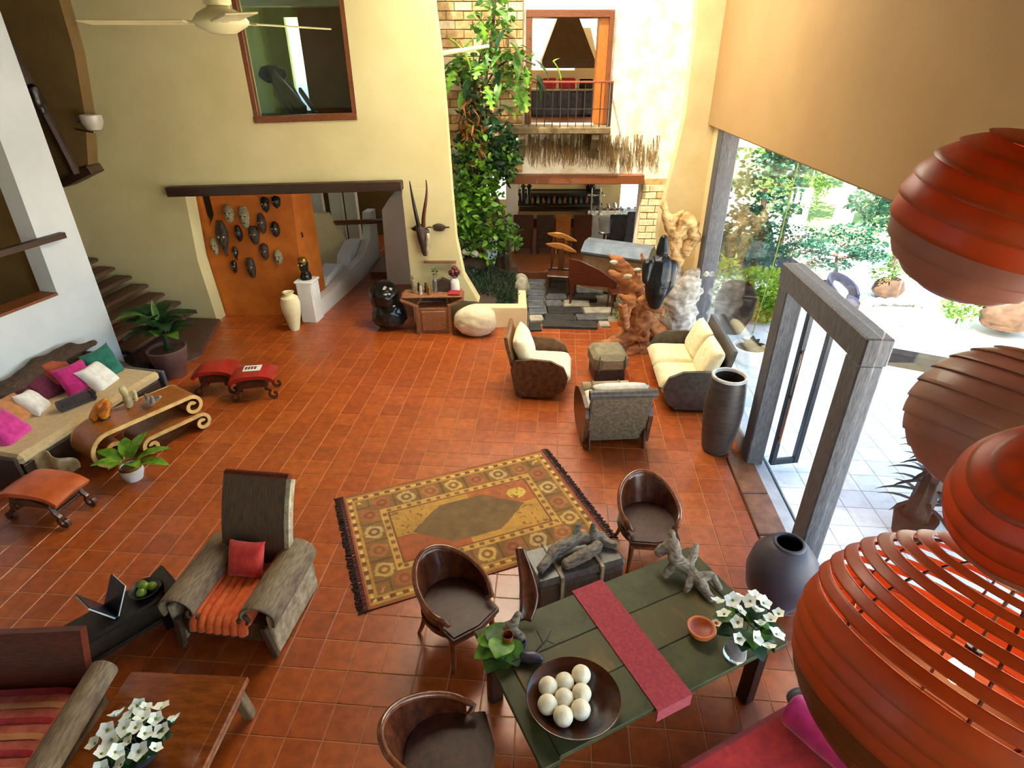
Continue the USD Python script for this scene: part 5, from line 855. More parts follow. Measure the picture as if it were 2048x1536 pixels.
# rug
c_ = [PZ(x, y, .012)[:2] for x, y in ((684, 996), (1086, 899), (1221, 1076), (727, 1222))]
rc = np.mean(c_, 0); ru = ((c_[1] - c_[0]) + (c_[2] - c_[3])) / 2; rv = ((c_[3] - c_[0]) + (c_[2] - c_[1])) / 2; RL, RW = np.linalg.norm(ru), np.linalg.norm(rv); RA = math.degrees(math.atan2(ru[1], ru[0]))
nu, nv = 270, 190; U, V = np.meshgrid(np.linspace(0, 1, nu), np.linspace(0, 1, nv), indexing='ij'); x, y = U * RL, V * RW
dE = np.minimum(np.minimum(x, RL - x), np.minimum(y, RW - y)); nz = meshkit.fbm(np.stack([x * 9, y * 9, 0 * x], -1), 4, 3); n2 = meshkit.fbm(np.stack([x * 30, y * 30, 0 * x], -1), 3, 5)
C = np.zeros((nu, nv, 3)); setc = lambda m, h: C.__setitem__(m, S(h))
setc(dE >= 0, '#8e4a24'); al = np.where(np.minimum(y, RW - y) < np.minimum(x, RL - x), x, y)
band = lambda a, b: (dE >= a) & (dE < b)
setc(band(.04, .15), '#c09038'); setc(band(.07, .12) & (((al / .13) % 1) < .45), '#5c3418'); setc(band(.08, .11) & (((al / .13) % 1) > .55), '#e6cc86')
setc(band(.15, .40), '#7a5c28'); mid = np.abs(dE - .275); ph = (al / .30) % 1 - .5; k_ = (np.floor(al / .30) % 4); r_ = np.hypot(ph * .30, dE - .275); st = band(.15, .40)
for kk, hx_, dk in ((0, '#d0b060', '#8a5a26'), (1, '#a85a34', '#7a3c20'), (2, '#c8b070', '#6e4a22'), (3, '#b06a3a', '#84502a')):
    m = st & (k_ == kk) & (r_ < .105 + .012 * np.sin(8 * np.arctan2(dE - .275, ph))); setc(m, hx_); setc(m & (r_ < .065), dk); setc(m & (r_ < .03), hx_)
setc(st & (np.abs(ph) > .46), '#4c3a1c')
setc(band(.40, .48), '#d2a850'); setc(band(.415, .465) & (((al / .12) % 1) < .45), '#7a4a22'); setc(band(.48, .495), '#5a2c14')
fl_ = dE >= .495; fu = (x - RL / 2) / (RL / 2 - .495); fv = (y - RW / 2) / (RW / 2 - .495); setc(fl_, '#c4963c'); jag_ = .08 * (nz - .5)
setc(fl_ & (fu > .1) & (fv < -.05 + jag_) & (fu - fv > .85), '#b45a2c'); setc(fl_ & (fu < -.1) & (fv > .05 + jag_) & (fv - fu > .85), '#a84a24'); setc(fl_ & (np.hypot(fu - .78, fv * .6 + .3) < .14), '#d8c050'); setc(fl_ & (n2 > .66) & (np.abs(fu) > .5), '#7c4a22')
setc(fl_ & (np.abs(fv) < .78) & (np.abs(fu) + .62 * np.abs(fv) < .80 + jag_), '#5c5234')
C = C * (.72 + .56 * nz)[..., None] * (.8 + .4 * n2)[..., None]
C = .62 * C + .38 * np.array(S('#8a5a28')) * (.7 + .6 * nz)[..., None]
z = .010 + .003 * n2; mv = np.stack([x - RL / 2, -(y - RW / 2) * 1.0, z], -1).reshape(-1, 3); i0 = (np.arange(nu - 1)[:, None] * nv + np.arange(nv - 1)).ravel(); mf = np.stack([i0, i0 + 1, i0 + nv + 1, i0 + nv], 1)
MATS['rug'] = material(stage, '/World/Looks/rug', {"a": ("attribute", {"attribute": "tint"}), "p": ("principled_bsdf", {"roughness": .95, "sheen_weight": .15})}, [("a.color", "p.base_color")], surface="p.BSDF")
t = thing('rug', 'patterned gold and rust rug with an olive centre on the tiled floor', 'rug', (*rc, 0), RA)
pg = obj('pile', TM(mv, mf), 'rug', t, False); UsdGeom.PrimvarsAPI(pg).CreatePrimvar('tint', Sdf.ValueTypeNames.Color3fArray, 'vertex').Set(Vt.Vec3fArray.FromNumpy(np.ascontiguousarray(C.reshape(-1, 3), np.float32)))
obj('backing', bx(RL, RW, .008, .001, (0, 0, .0045)), 'timber_dark', t); mat('fringe', '#3c2018', '#24120c', .95, 20)
rs = np.random.RandomState(9)
for s in (-1, 1): obj('fringe', cat(*[tube([(s * (RL / 2 - .03), yy, .012), (s * (RL / 2 + .03), yy + .01 * rs.randn(), .014), (s * (RL / 2 + .06 + .025 * rs.rand()), yy + .02 * rs.randn(), .006)], .009, 5) for yy in np.linspace(-RW / 2, RW / 2, 120)]), 'fringe', t, kind='stuff')
for s in (-1, 1): obj('end_border', bx(.07, RW, .008, .002, (s * (RL / 2 - .02), 0, .014)), 'cloth_rust', t)
# root sculpture with the dark bronze torso
mat('root_orange', '#b8743c', '#84481e', .75, 5, (1, 1, 3), .4); mat('root_grey', '#c4bcb0', '#8e867c', .85, 5, (1, 1, 3), .4); mat('root_cream', '#dcb880', '#a87c44', .8, 5, (1, 1, 3), .4); mat('bronze_dark', '#26262a', '#141416', .28, 4, metallic=.6)
J = lambda px, py, y, r: (*PY(px, py, y), r)
t = thing('root_sculpture', 'huge gnarled tree root standing upright by the glass front', 'sculpture')
obj('orange_root', limbs([[J(1200, 692, 9.75, .10), J(1235, 684, 9.8, .13), J(1275, 660, 9.9, .24), J(1282, 610, 10.0, .24), J(1262, 570, 10.05, .19), J(1246, 535, 10.05, .13), J(1228, 520, 10.0, .06)], [J(1275, 660, 9.9, .22), J(1292, 705, 9.75, .12)], [J(1330, 690, 9.9, .2), J(1290, 640, 10, .22)], [J(1246, 640, 9.7, .10), J(1256, 612, 9.75, .09), J(1270, 598, 9.8, .05)], [J(1262, 570, 10.0, .15), J(1290, 560, 10.2, .10), J(1295, 540, 10.2, .05)], [J(1285, 600, 9.7, .08), J(1318, 622, 9.65, .06)], [J(1240, 535, 10.0, .07), J(1215, 508, 9.95, .018)], [J(1246, 555, 9.95, .08), J(1222, 545, 9.85, .02)], [J(1290, 545, 10.2, .07), J(1284, 508, 10.2, .02)], [J(1275, 690, 9.8, .12), J(1250, 712, 9.6, .04)], [J(1310, 690, 9.75, .1), J(1318, 712, 9.6, .04)], [J(1262, 600, 9.8, .12), J(1236, 590, 9.7, .03)]], .035, 4, .095, 6, 3), 'root_orange', t, True)
obj('flap', shell(lambda u, v: (*(PY(1238 + 14 * u + 6 * v, 606 + 46 * v + 6 * math.sin(u * 3), 9.62 - .08 * math.sin(u * 3.1))),), 10, 10, .04), 'root_orange', t, True)
obj('grey_root', limbs([[J(1345, 690, 10.05, .26), J(1352, 650, 10.1, .31), J(1362, 600, 10.15, .30), J(1385, 560, 10.15, .20), J(1404, 540, 10.1, .07)], [J(1365, 600, 10.15, .22), J(1345, 570, 10.25, .16), J(1350, 545, 10.3, .12)], [J(1380, 690, 10.1, .16), J(1370, 640, 10.1, .22)], [J(1385, 565, 10.1, .12), J(1410, 548, 10.05, .05)], [J(1375, 600, 10.1, .2), J(1400, 580, 10.05, .08)], [J(1395, 560, 10.1, .08), J(1412, 528, 10.05, .015)], [J(1352, 550, 10.25, .08), J(1362, 528, 10.2, .02)], [J(1375, 565, 10.1, .1), J(1380, 540, 10.1, .025)]], .035, 4, .08, 6, 7), 'root_grey', t, True)
obj('cream_crown', limbs([[J(1352, 545, 10.35, .12), J(1355, 505, 10.35, .10), J(1350, 470, 10.35, .14), J(1335, 430, 10.3, .09), J(1328, 410, 10.3, .05)], [J(1350, 475, 10.35, .12), J(1375, 440, 10.25, .14), J(1385, 452, 10.2, .10)], [J(1380, 455, 10.25, .10), J(1390, 478, 10.2, .09), J(1372, 500, 10.3, .12)], [J(1345, 440, 10.3, .09), J(1362, 425, 10.3, .06)]], .03, 4, .075, 7, 9), 'root_cream', t, True)
obj('tips', cat(*[blob(.045, (1.6, .8, .8), .3, 3, k, 2, tuple(PY(px, py, y))) for k, (px, py, y) in enumerate(((1228, 524, 9.92), (1256, 552, 9.8), (1275, 540, 9.95), (1315, 627, 9.6)))]), 'bone', t, True)
one('bronze_torso', limbs([[J(1310, 606, 9.62, .12), J(1312, 585, 9.64, .19), J(1316, 555, 9.68, .23), J(1320, 532, 9.72, .22)], [J(1296, 528, 9.68, .10), J(1342, 532, 9.7, .12)], [J(1296, 530, 9.66, .10), J(1292, 560, 9.6, .07)], [J(1342, 535, 9.68, .11), J(1338, 570, 9.62, .09), J(1325, 590, 9.58, .07)], [J(1320, 525, 9.72, .13), J(1325, 508, 9.74, .09)], [J(1325, 503, 9.74, .115), J(1328, 478, 9.76, .07)]], .03, 6, .008, 6, 2), 'bronze_dark', 'dark bronze torso held in the hollow of the root sculpture', 'sculpture', smooth=True)
one('moss_tuft', foliage(cloudpts(90, (0, 0, .07), (.12, .1, .07), 3), .05, .02, 3), 'leaf_lime', 'small green moss tuft at the foot of the root sculpture', 'moss', (PZ(1238, 636)[0], PZ(1238, 636)[1], .0), kind='stuff', smooth=True)
# ================================================================ foreground: table and its things, tub chairs, armchair, sofas
mat('table_green', '#4b4a2c', '#38391f', .5, 3, (2, 2, 2), .03, lo=.3, hi=.6, specular_ior_level=.2); mat('table_brown', '#7a5e2a', '#50482a', .5, 2.2, (3, 1, 1), .03, lo=.5, hi=.75, specular_ior_level=.2); mat('tub_wood', '#5c2c16', '#38180c', .22, 4, (5, 5, 2), .04, coat_weight=.3); mat('tub_seat', '#4c2412', '#32160a', .5, 4, (5, 5, 2), .04); mat('tub_rim', '#7c4626', '#5a2e16', .2, 4, (5, 5, 2), .03, coat_weight=.4)
fabric('runner_red', '#a8323a', '#8e242c', 40); mat('bowl_wood', '#4a2210', '#2c1208', .22, 4, (2, 2, 6), .04, coat_weight=.3); mat('ball_cream', '#efe6cc', '#d8caa4', .6, 9, bump=.15); mat('coconut', '#d87838', '#b85820', .5, 7, bump=.2); mat('flesh_orange', '#b04a1c', '#8a3210', .5, 9); mat('pot_slate', '#4a444e', '#38343c', .5, 3, bump=.05)
mat('petal_white', '#f6f6ee', '#e2e6d4', .6, 12, subsurface_weight=.1); mat('plank_weathered', '#8a7458', '#5e4c38', .65, 5, (14, 2, 2), .25); mat('plank_dark', '#5c4430', '#3e2c1e', .55, 5, (14, 2, 2), .15); mat('bark_edge', '#b8a888', '#84745c', .85, 10, bump=.5); mat('book_dark', '#24262e', '#16181e', .3, 5); mat('book_page', '#e8e6e0', None, .8, 30)
mat('coffee_wood', '#8a4618', '#6a300e', .22, 3, (2, 8, 2), .03, coat_weight=.4); mat('fruit_green', '#7c9a2c', '#566e1c', .4, 6); mat('violet_shell', '#4a4252', '#2e2836', .35, 6); fabric('channel_orange', '#e8702e', '#d2501e'); fabric('sofa_red', '#c02a1e', '#a01820'); fabric('bolster_magenta', '#c01a66', '#9c1250')
mat('stripe_cloth', '#c86a5a', '#b05040', .9, 10)
tS, tu, tv = np.array([.19, 2.06]), np.array([.903, .430]), np.array([-.430, .903]); TL, TW = 2.14, 1.14; TA = math.degrees(math.atan2(tu[1], tu[0])); TZ = .75
t = thing('long_table', 'long weathered green wooden table in the foreground', 'table', (*tS, 0), TA)   # x along it, y across it
for k in range(3):
    y0 = .02 + k * (TW - .04) / 3; obj('top_board', bx(TL - .28, (TW - .04) / 3 - .004, .045, .006, (TL / 2, y0 + (TW - .04) / 6, TZ - .0225)), 'table_green' if k != 1 else 'table_brown', t)
for x in (.07, TL - .07): obj('end_board', bx(.136, TW, .046, .006, (x, TW / 2, TZ - .0225)), 'table_green', t)
for x in (.12, TL - .14):
    for y in (.12, TW - .12): obj('leg', bx(.11, .11, TZ - .045, .01, (x, y, (TZ - .045) / 2)), 'wood_black', t)
for y in (.12, TW - .12): obj('apron', bx(TL - .3, .035, .12, .005, (TL / 2, y, TZ - .105)), 'wood_black', t)
TP = lambda px, py, z=0.: PZ(px, py, TZ + z)
r0 = (np.array([1.165, 2.44]) - tS) @ tu
one('table_runner', shell(lambda u, v: (r0 - .15 + .30 * u, (TW + .006) - (TW + .012) * min(1, v / .86) if v < .86 else -.008, TZ + .006 if v < .86 else TZ + .006 - (v - .86) / .14 * .12), 6, 60, .006), 'runner_red', 'red cloth runner laid across the green table', 'runner', (*tS, 0), TA)
def tub(lb, loc, rz):
    t = thing('tub_chair', lb, 'chair', loc, rz)            # opens towards -y
    def top_(a): return .575 + .215 * max(0., math.cos(a * .62)) ** 2.2
    def sh(u, v):
        a = math.radians(-122 + 244 * u); r = .285 + .02 * v; z0 = .40 + .13 * max(0, abs(2 * u - 1) - .45) ** .8; z = z0 + v * (top_(a) - z0)
        lean = .10 * v * max(0, math.cos(a)); return (r * math.sin(a), r * math.cos(a) * 1.02 + lean, z)
    bk = obj('back_shell', shell(sh, 40, 9, .022), 'tub_wood', t, True)
    rim = [sh(u, 1.0) for u in np.linspace(0, 1, 44)]; e0, e1 = np.array(rim[0]), np.array(rim[-1])
    rim = [tuple(e0 + [.05, -.02, -.075]), tuple(e0 + [.02, -.05, -.03])] + rim + [tuple(e1 + [-.02, -.05, -.03]), tuple(e1 + [-.05, -.02, -.075])]
    obj('top_rim', tube(rim, .024, 10), 'tub_rim', bk, True)
    p = Polygon([(.30 * math.sin(a) * (1.0 if abs(a) < 2 else 1.02), .29 * math.cos(a)) for a in np.linspace(-2.2, 2.2, 40)] + [(.24, -.29), (.0, -.33), (-.24, -.29)]).buffer(.012)
    obj('seat', cat(extr(p, .045, (0, 0, .405)), extr(p.buffer(-.02), .012, (0, 0, .45))), 'tub_seat', t); obj('seat_rail', extr(p.buffer(-.025), .06, (0, 0, .346)), 'tub_rim', t)
    for x, y, ox_, oy_ in ((-.21, -.22, -.03, -.05), (.21, -.22, .03, -.05), (-.19, .20, -.05, .08), (.19, .20, .05, .08)): obj('leg', tube([(x, y, .40), (x + ox_ * .3, y + oy_ * .3, .2), (x + ox_, y + oy_, 0)], [.032, .026, .017], 9, 8), 'tub_rim', t)
    for s in (-1, 1): obj('arm_support', tube([(s * .255, -.15, .44), (s * .275, -.14, .56)], .018, 8), 'tub_rim', t)
    return t
tub('carved wooden tub chair behind the green table, facing the camera', (1.42, 4.68, 0), 4)
tub('carved wooden tub chair between the rug and the green table', (-.50, 3.62, 0), 42)
tub('carved wooden tub chair at the near left corner of the green table', (-.46, 2.34, 0), 98)
t = thing('watch_strap', 'small pale metal cuff lying on the arm of the tub chair by the rug', 'cuff', (-.25, 3.68, .58), 20) if False else None
# wooden bowl of balls
bw_ = TP(1146, 1404, .06); BXY = bw_[:2]
one('wooden_bowl', lathe([(0, .0), (.13, 0), (.17, .012), (.265, .06), (.325, .125), (.318, .132), (.25, .075), (.15, .032), (0, .028)], 56, sc=(1, .93, 1)), 'bowl_wood', 'wide shallow dark wooden bowl on the green table', 'bowl', (*BXY, TZ + .001), smooth=True)
for k, (px, py, w_) in enumerate(((1096, 1376, 'left of the back row'), (1129, 1366, 'middle of the back row'), (1162, 1352, 'farthest, right of the back row'), (1163, 1388, 'right of the middle row'), (1128, 1398, 'in the centre of the group'), (1095, 1412, 'left of the front row'), (1161, 1420, 'right of the front row'), (1126, 1434, 'nearest, middle of the front row'))):
    d_ = PZ(px, py, TZ + .10)[:2]; rr = math.hypot(d_[0] - BXY[0], (d_[1] - BXY[1])); zz = TZ + .105 + .35 * max(0, rr - .10) ** 1.4
    one('ball', blob(.067, (1, 1, 1), .05, 3, k, 3), 'ball_cream', f'cream stone ball in the bowl, {w_}', 'ball', (*d_, zz), 0, 'cream balls in the wooden bowl', True)
c = TP(1400, 1268, .0); t = thing('orange_bowl', 'half gourd bowl with orange inside on the green table', 'bowl', (*c[:2], TZ + .001)); obj('shell', lathe([(0, 0), (.05, 0), (.095, .035), (.112, .075), (.104, .084), (.09, .078), (.06, .05), (0, .04)], 30), 'coconut', t, True); obj('flesh', lathe([(0, .045), (.06, .054), (.088, .076)], 26), 'flesh_orange', t, True)
def bouquet(t, at, r, h, n, nl, seed, L=.17):
    rs = np.random.RandomState(seed); at = np.array(at, float)
    for k in range(nl):
        a = k * 137.5; obj('leaf', cat(aim(leaf(L * (.8 + .5 * rs.rand()), L * .8, .7, .2, 8, 1.15, .06, k), at + [.3 * r * math.cos(math.radians(a)), .3 * r * math.sin(math.radians(a)), h * (.35 + .4 * rs.rand())], a, rs.uniform(-5, 45))), 'leaf_dark' if k % 3 else 'leaf_green', t, True)
    for k in range(n):
        a = math.radians(k * 137.5 + 20); q = r * math.sqrt((k + .5) / n); p = at + [q * math.cos(a), q * math.sin(a), h * (1.05 - .35 * (q / r) ** 2) + .04 * rs.rand()]
        fl = obj('flower', tr(flower(.066 + .028 * rs.rand(), 5, .4 + .5 * rs.rand(), k), p, (rs.uniform(-35, 35), rs.uniform(-35, 35) , 0)), 'petal_white', t, True)
        obj('heart', blob(.010, at=tuple(p + [0, 0, .008]), sub=1), 'fruit_green', fl, True)
    obj('stems', cat(*[tube([at + [0, 0, -.10], at + [.5 * r * math.cos(k * 2.4), .5 * r * math.sin(k * 2.4), h * .8]], .004, 5) for k in range(10)]), 'leaf_green', t, True)
c = TP(1468, 1312); t = thing('glass_vase', 'clear glass vase of white flowers at the right end of the green table', 'vase', (*c[:2], TZ + .002)); obj('glass', lathe([(0, 0), (.075, 0), (.085, .03), (.07, .15), (.085, .2), (.081, .2), (.066, .15), (.08, .035), (0, .02)], 30), 'glass_clear', t, True); bouquet(t, (.06, .04, .16), .25, .22, 17, 26, 5, .16)
obj('water', lathe([(0, .022), (.074, .035), (.066, .12), (0, .12)], 20), 'glass_clear', t, True)
t = thing('loose_flower', 'single pale blossom lying by the orange gourd bowl', 'flower', (*TP(1432, 1250)[:2], TZ + .012)); obj('petals', flower(.055, 5, .4, 3), 'shell_cream', t, True); obj('heart', blob(.014, at=(0, 0, .01), sub=2), 'flesh_orange', t, True)
# dried driftwood on the table's far end
c = TP(1375, 1178); J2 = lambda px, py, z, r: (*PZ(px, py, TZ + z), r)
one('table_driftwood', limbs([[J2(1318, 1105, .16, .045), J2(1345, 1088, .22, .06), J2(1350, 1120, .16, .065), J2(1375, 1135, .10, .06), J2(1400, 1165, .07, .05), J2(1420, 1195, .03, .028)], [J2(1350, 1115, .16, .05), J2(1342, 1066, .27, .03)], [J2(1378, 1130, .12, .05), J2(1392, 1092, .2, .03)], [J2(1395, 1155, .08, .05), J2(1425, 1150, .1, .03), J2(1438, 1175, .04, .02)], [J2(1350, 1125, .12, .045), J2(1330, 1150, .045, .03)], [J2(1385, 1150, .08, .05), J2(1372, 1180, .035, .03)]], .022, 4, .03, 9, 6), 'driftwood', 'grey knotted driftwood on the far edge of the green table', 'driftwood', smooth=True)
# dark padded chest beside the rug with driftwood on it
t = thing('leather_chest', 'low dark leather chest with two straps between the rug and the table', 'chest', (.60, 4.22, 0), 20); obj('body', bx(.92, .46, .34, .03, base=True), 'plank_dark', t); obj('lid', tr(lathe([(0, -.47), (.2, -.46), (.225, -.43), (.225, .43), (.2, .46), (0, .47)], 28), (0, 0, .33), (0, 90, 0), 1), 'weave', t) if False else obj('lid', bx(.94, .48, .09, .04, (0, 0, .385)), 'side_grey', t)
for s in (-.22, .2): obj('strap', bx(.035, .50, .42, .004, (s, 0, .235)), 'bark_edge', t)
for s in (-1, 1): obj('plinth', bx(.94, .05, .06, .006, (0, s * .23, .03)), 'wood_black', t)
LC = np.array([.60, 4.22]); la = math.radians(20); LP = lambda x, y, z, r: (LC[0] + x * math.cos(la) - y * math.sin(la), LC[1] + x * math.sin(la) + y * math.cos(la), .425 + z, r)
one('chest_driftwood', limbs([[LP(-.38, -.10, .055, .045), LP(-.2, .02, .1, .06), (LP(.05, .08, .12, .065)), LP(.3, .06, .1, .06)], [LP(-.12, -.12, .06, .055), LP(.08, -.1, .075, .065), LP(.22, -.06, .1, .06)], [LP(.05, .08, .14, .05), LP(.1, .12, .24, .035)], [LP(.22, .04, .12, .05), LP(.24, .08, .25, .03)], [LP(.3, .05, .08, .05), LP(.42, -.06, .06, .035)]], .022, 4, .025, 9, 12), 'driftwood', 'bleached driftwood pieces heaped on the leather chest', 'driftwood', smooth=True)
# plant and carved plank at the left end of the table
c = TP(1010, 1296); t = thing('table_plant', 'leafy plant with a carved plank at the left end of the green table', 'plant', (*c[:2], TZ + .001)); CX2, CY2 = c[:2]
obj('dish', lathe([(0, 0), (.12, 0), (.17, .05), (.155, .055), (.11, .02), (0, .02)], 28), 'violet_shell', t, True)
pt_ = [PZ(x, y, z) - np.array([CX2, CY2, TZ]) for x, y, z in ((1048, 1245, TZ + .05), (1058, 1190, TZ + .19), (1048, 1130, TZ + .34), (1040, 1098, TZ + .42))]
obj('carved_plank', shell(lambda u, v: tuple(spline(pt_, 24)[int(round(v * 23))] + np.array([.13 * (u - .5) * (1.15 - abs(v - .35)), .02 * math.sin(u * 3.14), 0])), 8, 24, .025), 'tub_wood', t, True)
for k, (az, el, L) in enumerate(((200, 10, .30), (235, 5, .30), (265, 0, .26), (170, 20, .26), (300, 12, .24), (140, 30, .22), (250, 40, .22))): obj('leaf', aim(leaf(L, .20, .9, .15, 9, 1.15, .08, k), (0, 0, .08), az, el), 'leaf_green' if k % 3 else 'leaf_bright', t, True)
obj('grey_root', limbs([[(.0, .10, .06, .035), (.06, .10, .13, .04), (.10, .14, .2, .03)], [(.05, .1, .1, .035), (.12, .05, .06, .03)]], .02, 4, .02, 10, 3), 'driftwood', t, True)
one('clay_cup', lathe([(0, 0), (.03, 0), (.042, .07), (.038, .074), (.03, .01), (0, .01)], 20), 'coffee_wood', 'little brown cup standing among the leaves on the table', 'cup', (*PZ(1016, 1292, TZ + .05)[:2], TZ + .058)) if False else obj('clay_cup', lathe([(0, .05), (.032, .05), (.044, .15), (.039, .152), (.03, .06), (0, .06)], 20, at=(.02, -.0, 0)), 'coffee_wood', t, True)
p = TP(1062, 1322); t = thing('seed_pod', 'dark violet glossy pod lying between the plant and the bowl', 'pod', (*p[:2], TZ + .002), -10); obj('pod', blob(.075, (1.3, .7, .55), .12, 2, 3, 3, (0, 0, .04)), 'violet_shell', t, True); obj('twig', cat(tube([(.02, .02, .06), (.10, .10, .12), (.13, .16, .16)], .005, 5), tube([(.08, .08, .10), (.02, .15, .15)], .004, 5), tube([(.10, .10, .12), (.16, .06, .15)], .004, 5)), 'wood_black', t)
# round clay pot by the door
t = thing('round_pot', 'round dark slate-coloured pot beside the near door post', 'pot', (2.56, 4.02, 0)); obj('body', lathe([(0, 0), (.15, 0), (.19, .03), (.285, .22), (.315, .42), (.285, .60), (.19, .73), (.125, .775), (.118, .76), (.18, .70), (.26, .58), (.28, .4), (0, .1)], 48), 'pot_slate', t, True); obj('rim', lathe([(.117, .765), (.112, .785), (.125, .795), (.142, .782), (.14, .765)], 40), 'pot_slate', t, True)
# big plank armchair
t = thing('plank_armchair', 'large plank-wood armchair with rolled arms and an orange channelled seat', 'armchair', (-2.50, 3.92, 0), -7)
obj('backrest', swept([(.22, .34), (.28, .6), (.40, .92), (.56, 1.20)], .64, .075), 'plank_dark', t)
obj('bark_edge', tr(swept([(.22, .36), (.28, .6), (.40, .92), (.56, 1.19)], .045, .09), (.335, 0, 0)), 'bark_edge', t); obj('back_cap', tube([(-.32, .565, 1.20), (.32, .565, 1.20)], .045, 10), 'wood_red', t)
for s in (-1, 1):
    ar = obj('arm', shell(lambda u, v: (s * (.375 + .155 * math.cos(math.radians(-35 + 225 * u))), -.46 + .84 * v, .47 + .135 * math.sin(math.radians(-35 + 225 * u))), 22, 10, .03), 'plank_weathered', t, True)
    obj('arm_roll', shell(lambda u, v: (s * (.235 + .05 * math.cos(math.radians(180 + 250 * u))), -.465 + .03 * v, .44 + .05 * math.sin(math.radians(180 + 250 * u))), 14, 3, .02), 'plank_dark', ar, True)
    obj('side_panel', beam((s * .455, -.43, .25), (s * .475, .36, .25), .05, .46, .01), 'bark_edge', t)
    obj('front_post', beam((s * .40, -.44, .36), (s * .45, -.44, .0), .06, .06, .008, (0, 1, 0)), 'plank_dark', t)
obj('seat_box', bx(.80, .70, .22, .02, (0, -.06, .22)), 'plank_dark', t)
sc_ = obj('seat_cushion', bx(.54, .68, .06, .02, (0, -.10, .36)), 'channel_orange', t)
for k in range(7): x = -.225 + .075 * k; obj('channel', tube([(x, .24, .40), (x, .0, .415), (x, -.30, .41), (x, -.445, .385), (x, -.485, .30)], .043, 10, 14), 'channel_orange', sc_, True)
c = (-2.50 + .02, 3.92 + .08, .60); one('cushion', pillow(.36, .36, .17, 16, rot=(62, 0, 0), wr=.25, seed=4), 'cloth_red', 'coral red cushion on the plank armchair', 'cushion', c, -7)
# dark side bench with a magazine stand and a dish
s0, s1 = np.array([-3.82, 3.20]), np.array([-3.26, 3.86]); sa = math.degrees(math.atan2(*(s1 - s0)[::-1])); SLn = np.linalg.norm(s1 - s0)
t = thing('side_bench', 'low dark wooden bench beside the plank armchair', 'bench', (*((s0 + s1) / 2), 0), sa); obj('top', bx(SLn + .1, .34, .06, .015, (0, 0, .39)), 'wood_black', t); obj('shelf', bx(SLn - .1, .28, .04, .01, (0, 0, .14)), 'wood_black', t)
for x in (-1, 1): obj('leg', bx(.08, .30, .36, .01, (x * SLn * .42, 0, .18)), 'wood_black', t); obj('raised_end', beam((x * (SLn / 2 - .02), 0, .41), (x * (SLn / 2 + .10), 0, .47), .34, .05, .01), 'wood_black', t)
m_ = (s0 + s1) / 2 + (s1 - s0) / SLn * .02; t = thing('open_book', 'dark glossy book standing open on the low bench', 'book', (*m_, .422), sa + 6)
for s in (-1, 1):
    cv = obj('cover', beam((s * .035, 0, .0), (s * .16, 0, .25) if s < 0 else (.10, 0, .24), .22, .008, .001, (0, 1, 0)) if False else tr(bx(.30, .24, .010, .002, (.15, 0, 0)), (.0, 0, .008), (0, -62 if s > 0 else -118, 0)), 'book_dark', t); obj('pages', tr(bx(.285, .226, .014, .002, (.148, 0, -.012 * s)), (.0, 0, .008), (0, -62 if s > 0 else -118, 0)), 'book_page', cv)
m_ = s1 - (s1 - s0) / SLn * .12; t = thing('fruit_dish', 'dark dish with green fruit at the far end of the low bench', 'dish', (*m_, .421)); obj('dish', lathe([(0, 0), (.07, 0), (.135, .05), (.128, .055), (.06, .012), (0, .012)], 26), 'book_dark', t, True)
for k, (x, y) in enumerate(((0, 0), (.055, .02), (-.045, .035), (.0, -.055))): obj('fruit', blob(.042, (1, 1, .95), .06, 2, k, 3, (x, y, .055 + .02 * (k == 0))), 'fruit_green', t, True)
# sofa at the lower left edge
t = thing('striped_sofa', 'dark wooden sofa with scroll arms and striped salmon cushions at the lower left', 'sofa', (-4.02, 2.48, 0), 3); SW = 1.62
obj('back', swept([(.30, .30), (.34, .55), (.42, .80), (.46, .92)], SW, .07), 'wood_red', t); obj('base', bx(SW, .74, .16, .02, (0, -.04, .26)), 'wood_walnut', t)
for s in (-1, 1):
    pr = np.vstack([[(-.02, .04), (.0, .2), (.02, .38), (.05, .55)], spiral(.13, .60, .09, .035, 170, -180, 18)]) * [1, 1]
    ar = obj('arm', tr(swept(pr, .80, .05, 60), (s * (SW / 2 - .0), -.06, 0), (0, 0, -90 if s > 0 else 90)), 'plank_weathered', t)
for s in (-1, 1):
    for y in (-.34, .26): obj('foot', bx(.08, .08, .19, .01, (s * (SW / 2 - .1), y, .095)), 'wood_walnut', t)
for k in range(2):
    x = (k - .5) * SW / 2; cu = obj('seat_cushion', pillow(SW / 2 - .02, .74, .22, 16, 6, (x, -.06, .41), pinch=0), 'stripe_cloth', t, True)
    for j in range(6): obj('stripe', shell(lambda u, v: (x + (u - .5) * (SW / 2 - .08), -.36 + j * .115 + .045 * v, .526 - .10 * abs(2 * u - 1) ** 9 - .02 * abs((-.36 + j * .115 + .0225 + .06) / .37) ** 6), 14, 3, .006), 'cloth_crimson' if j % 2 else 'cloth_peach', cu, True)
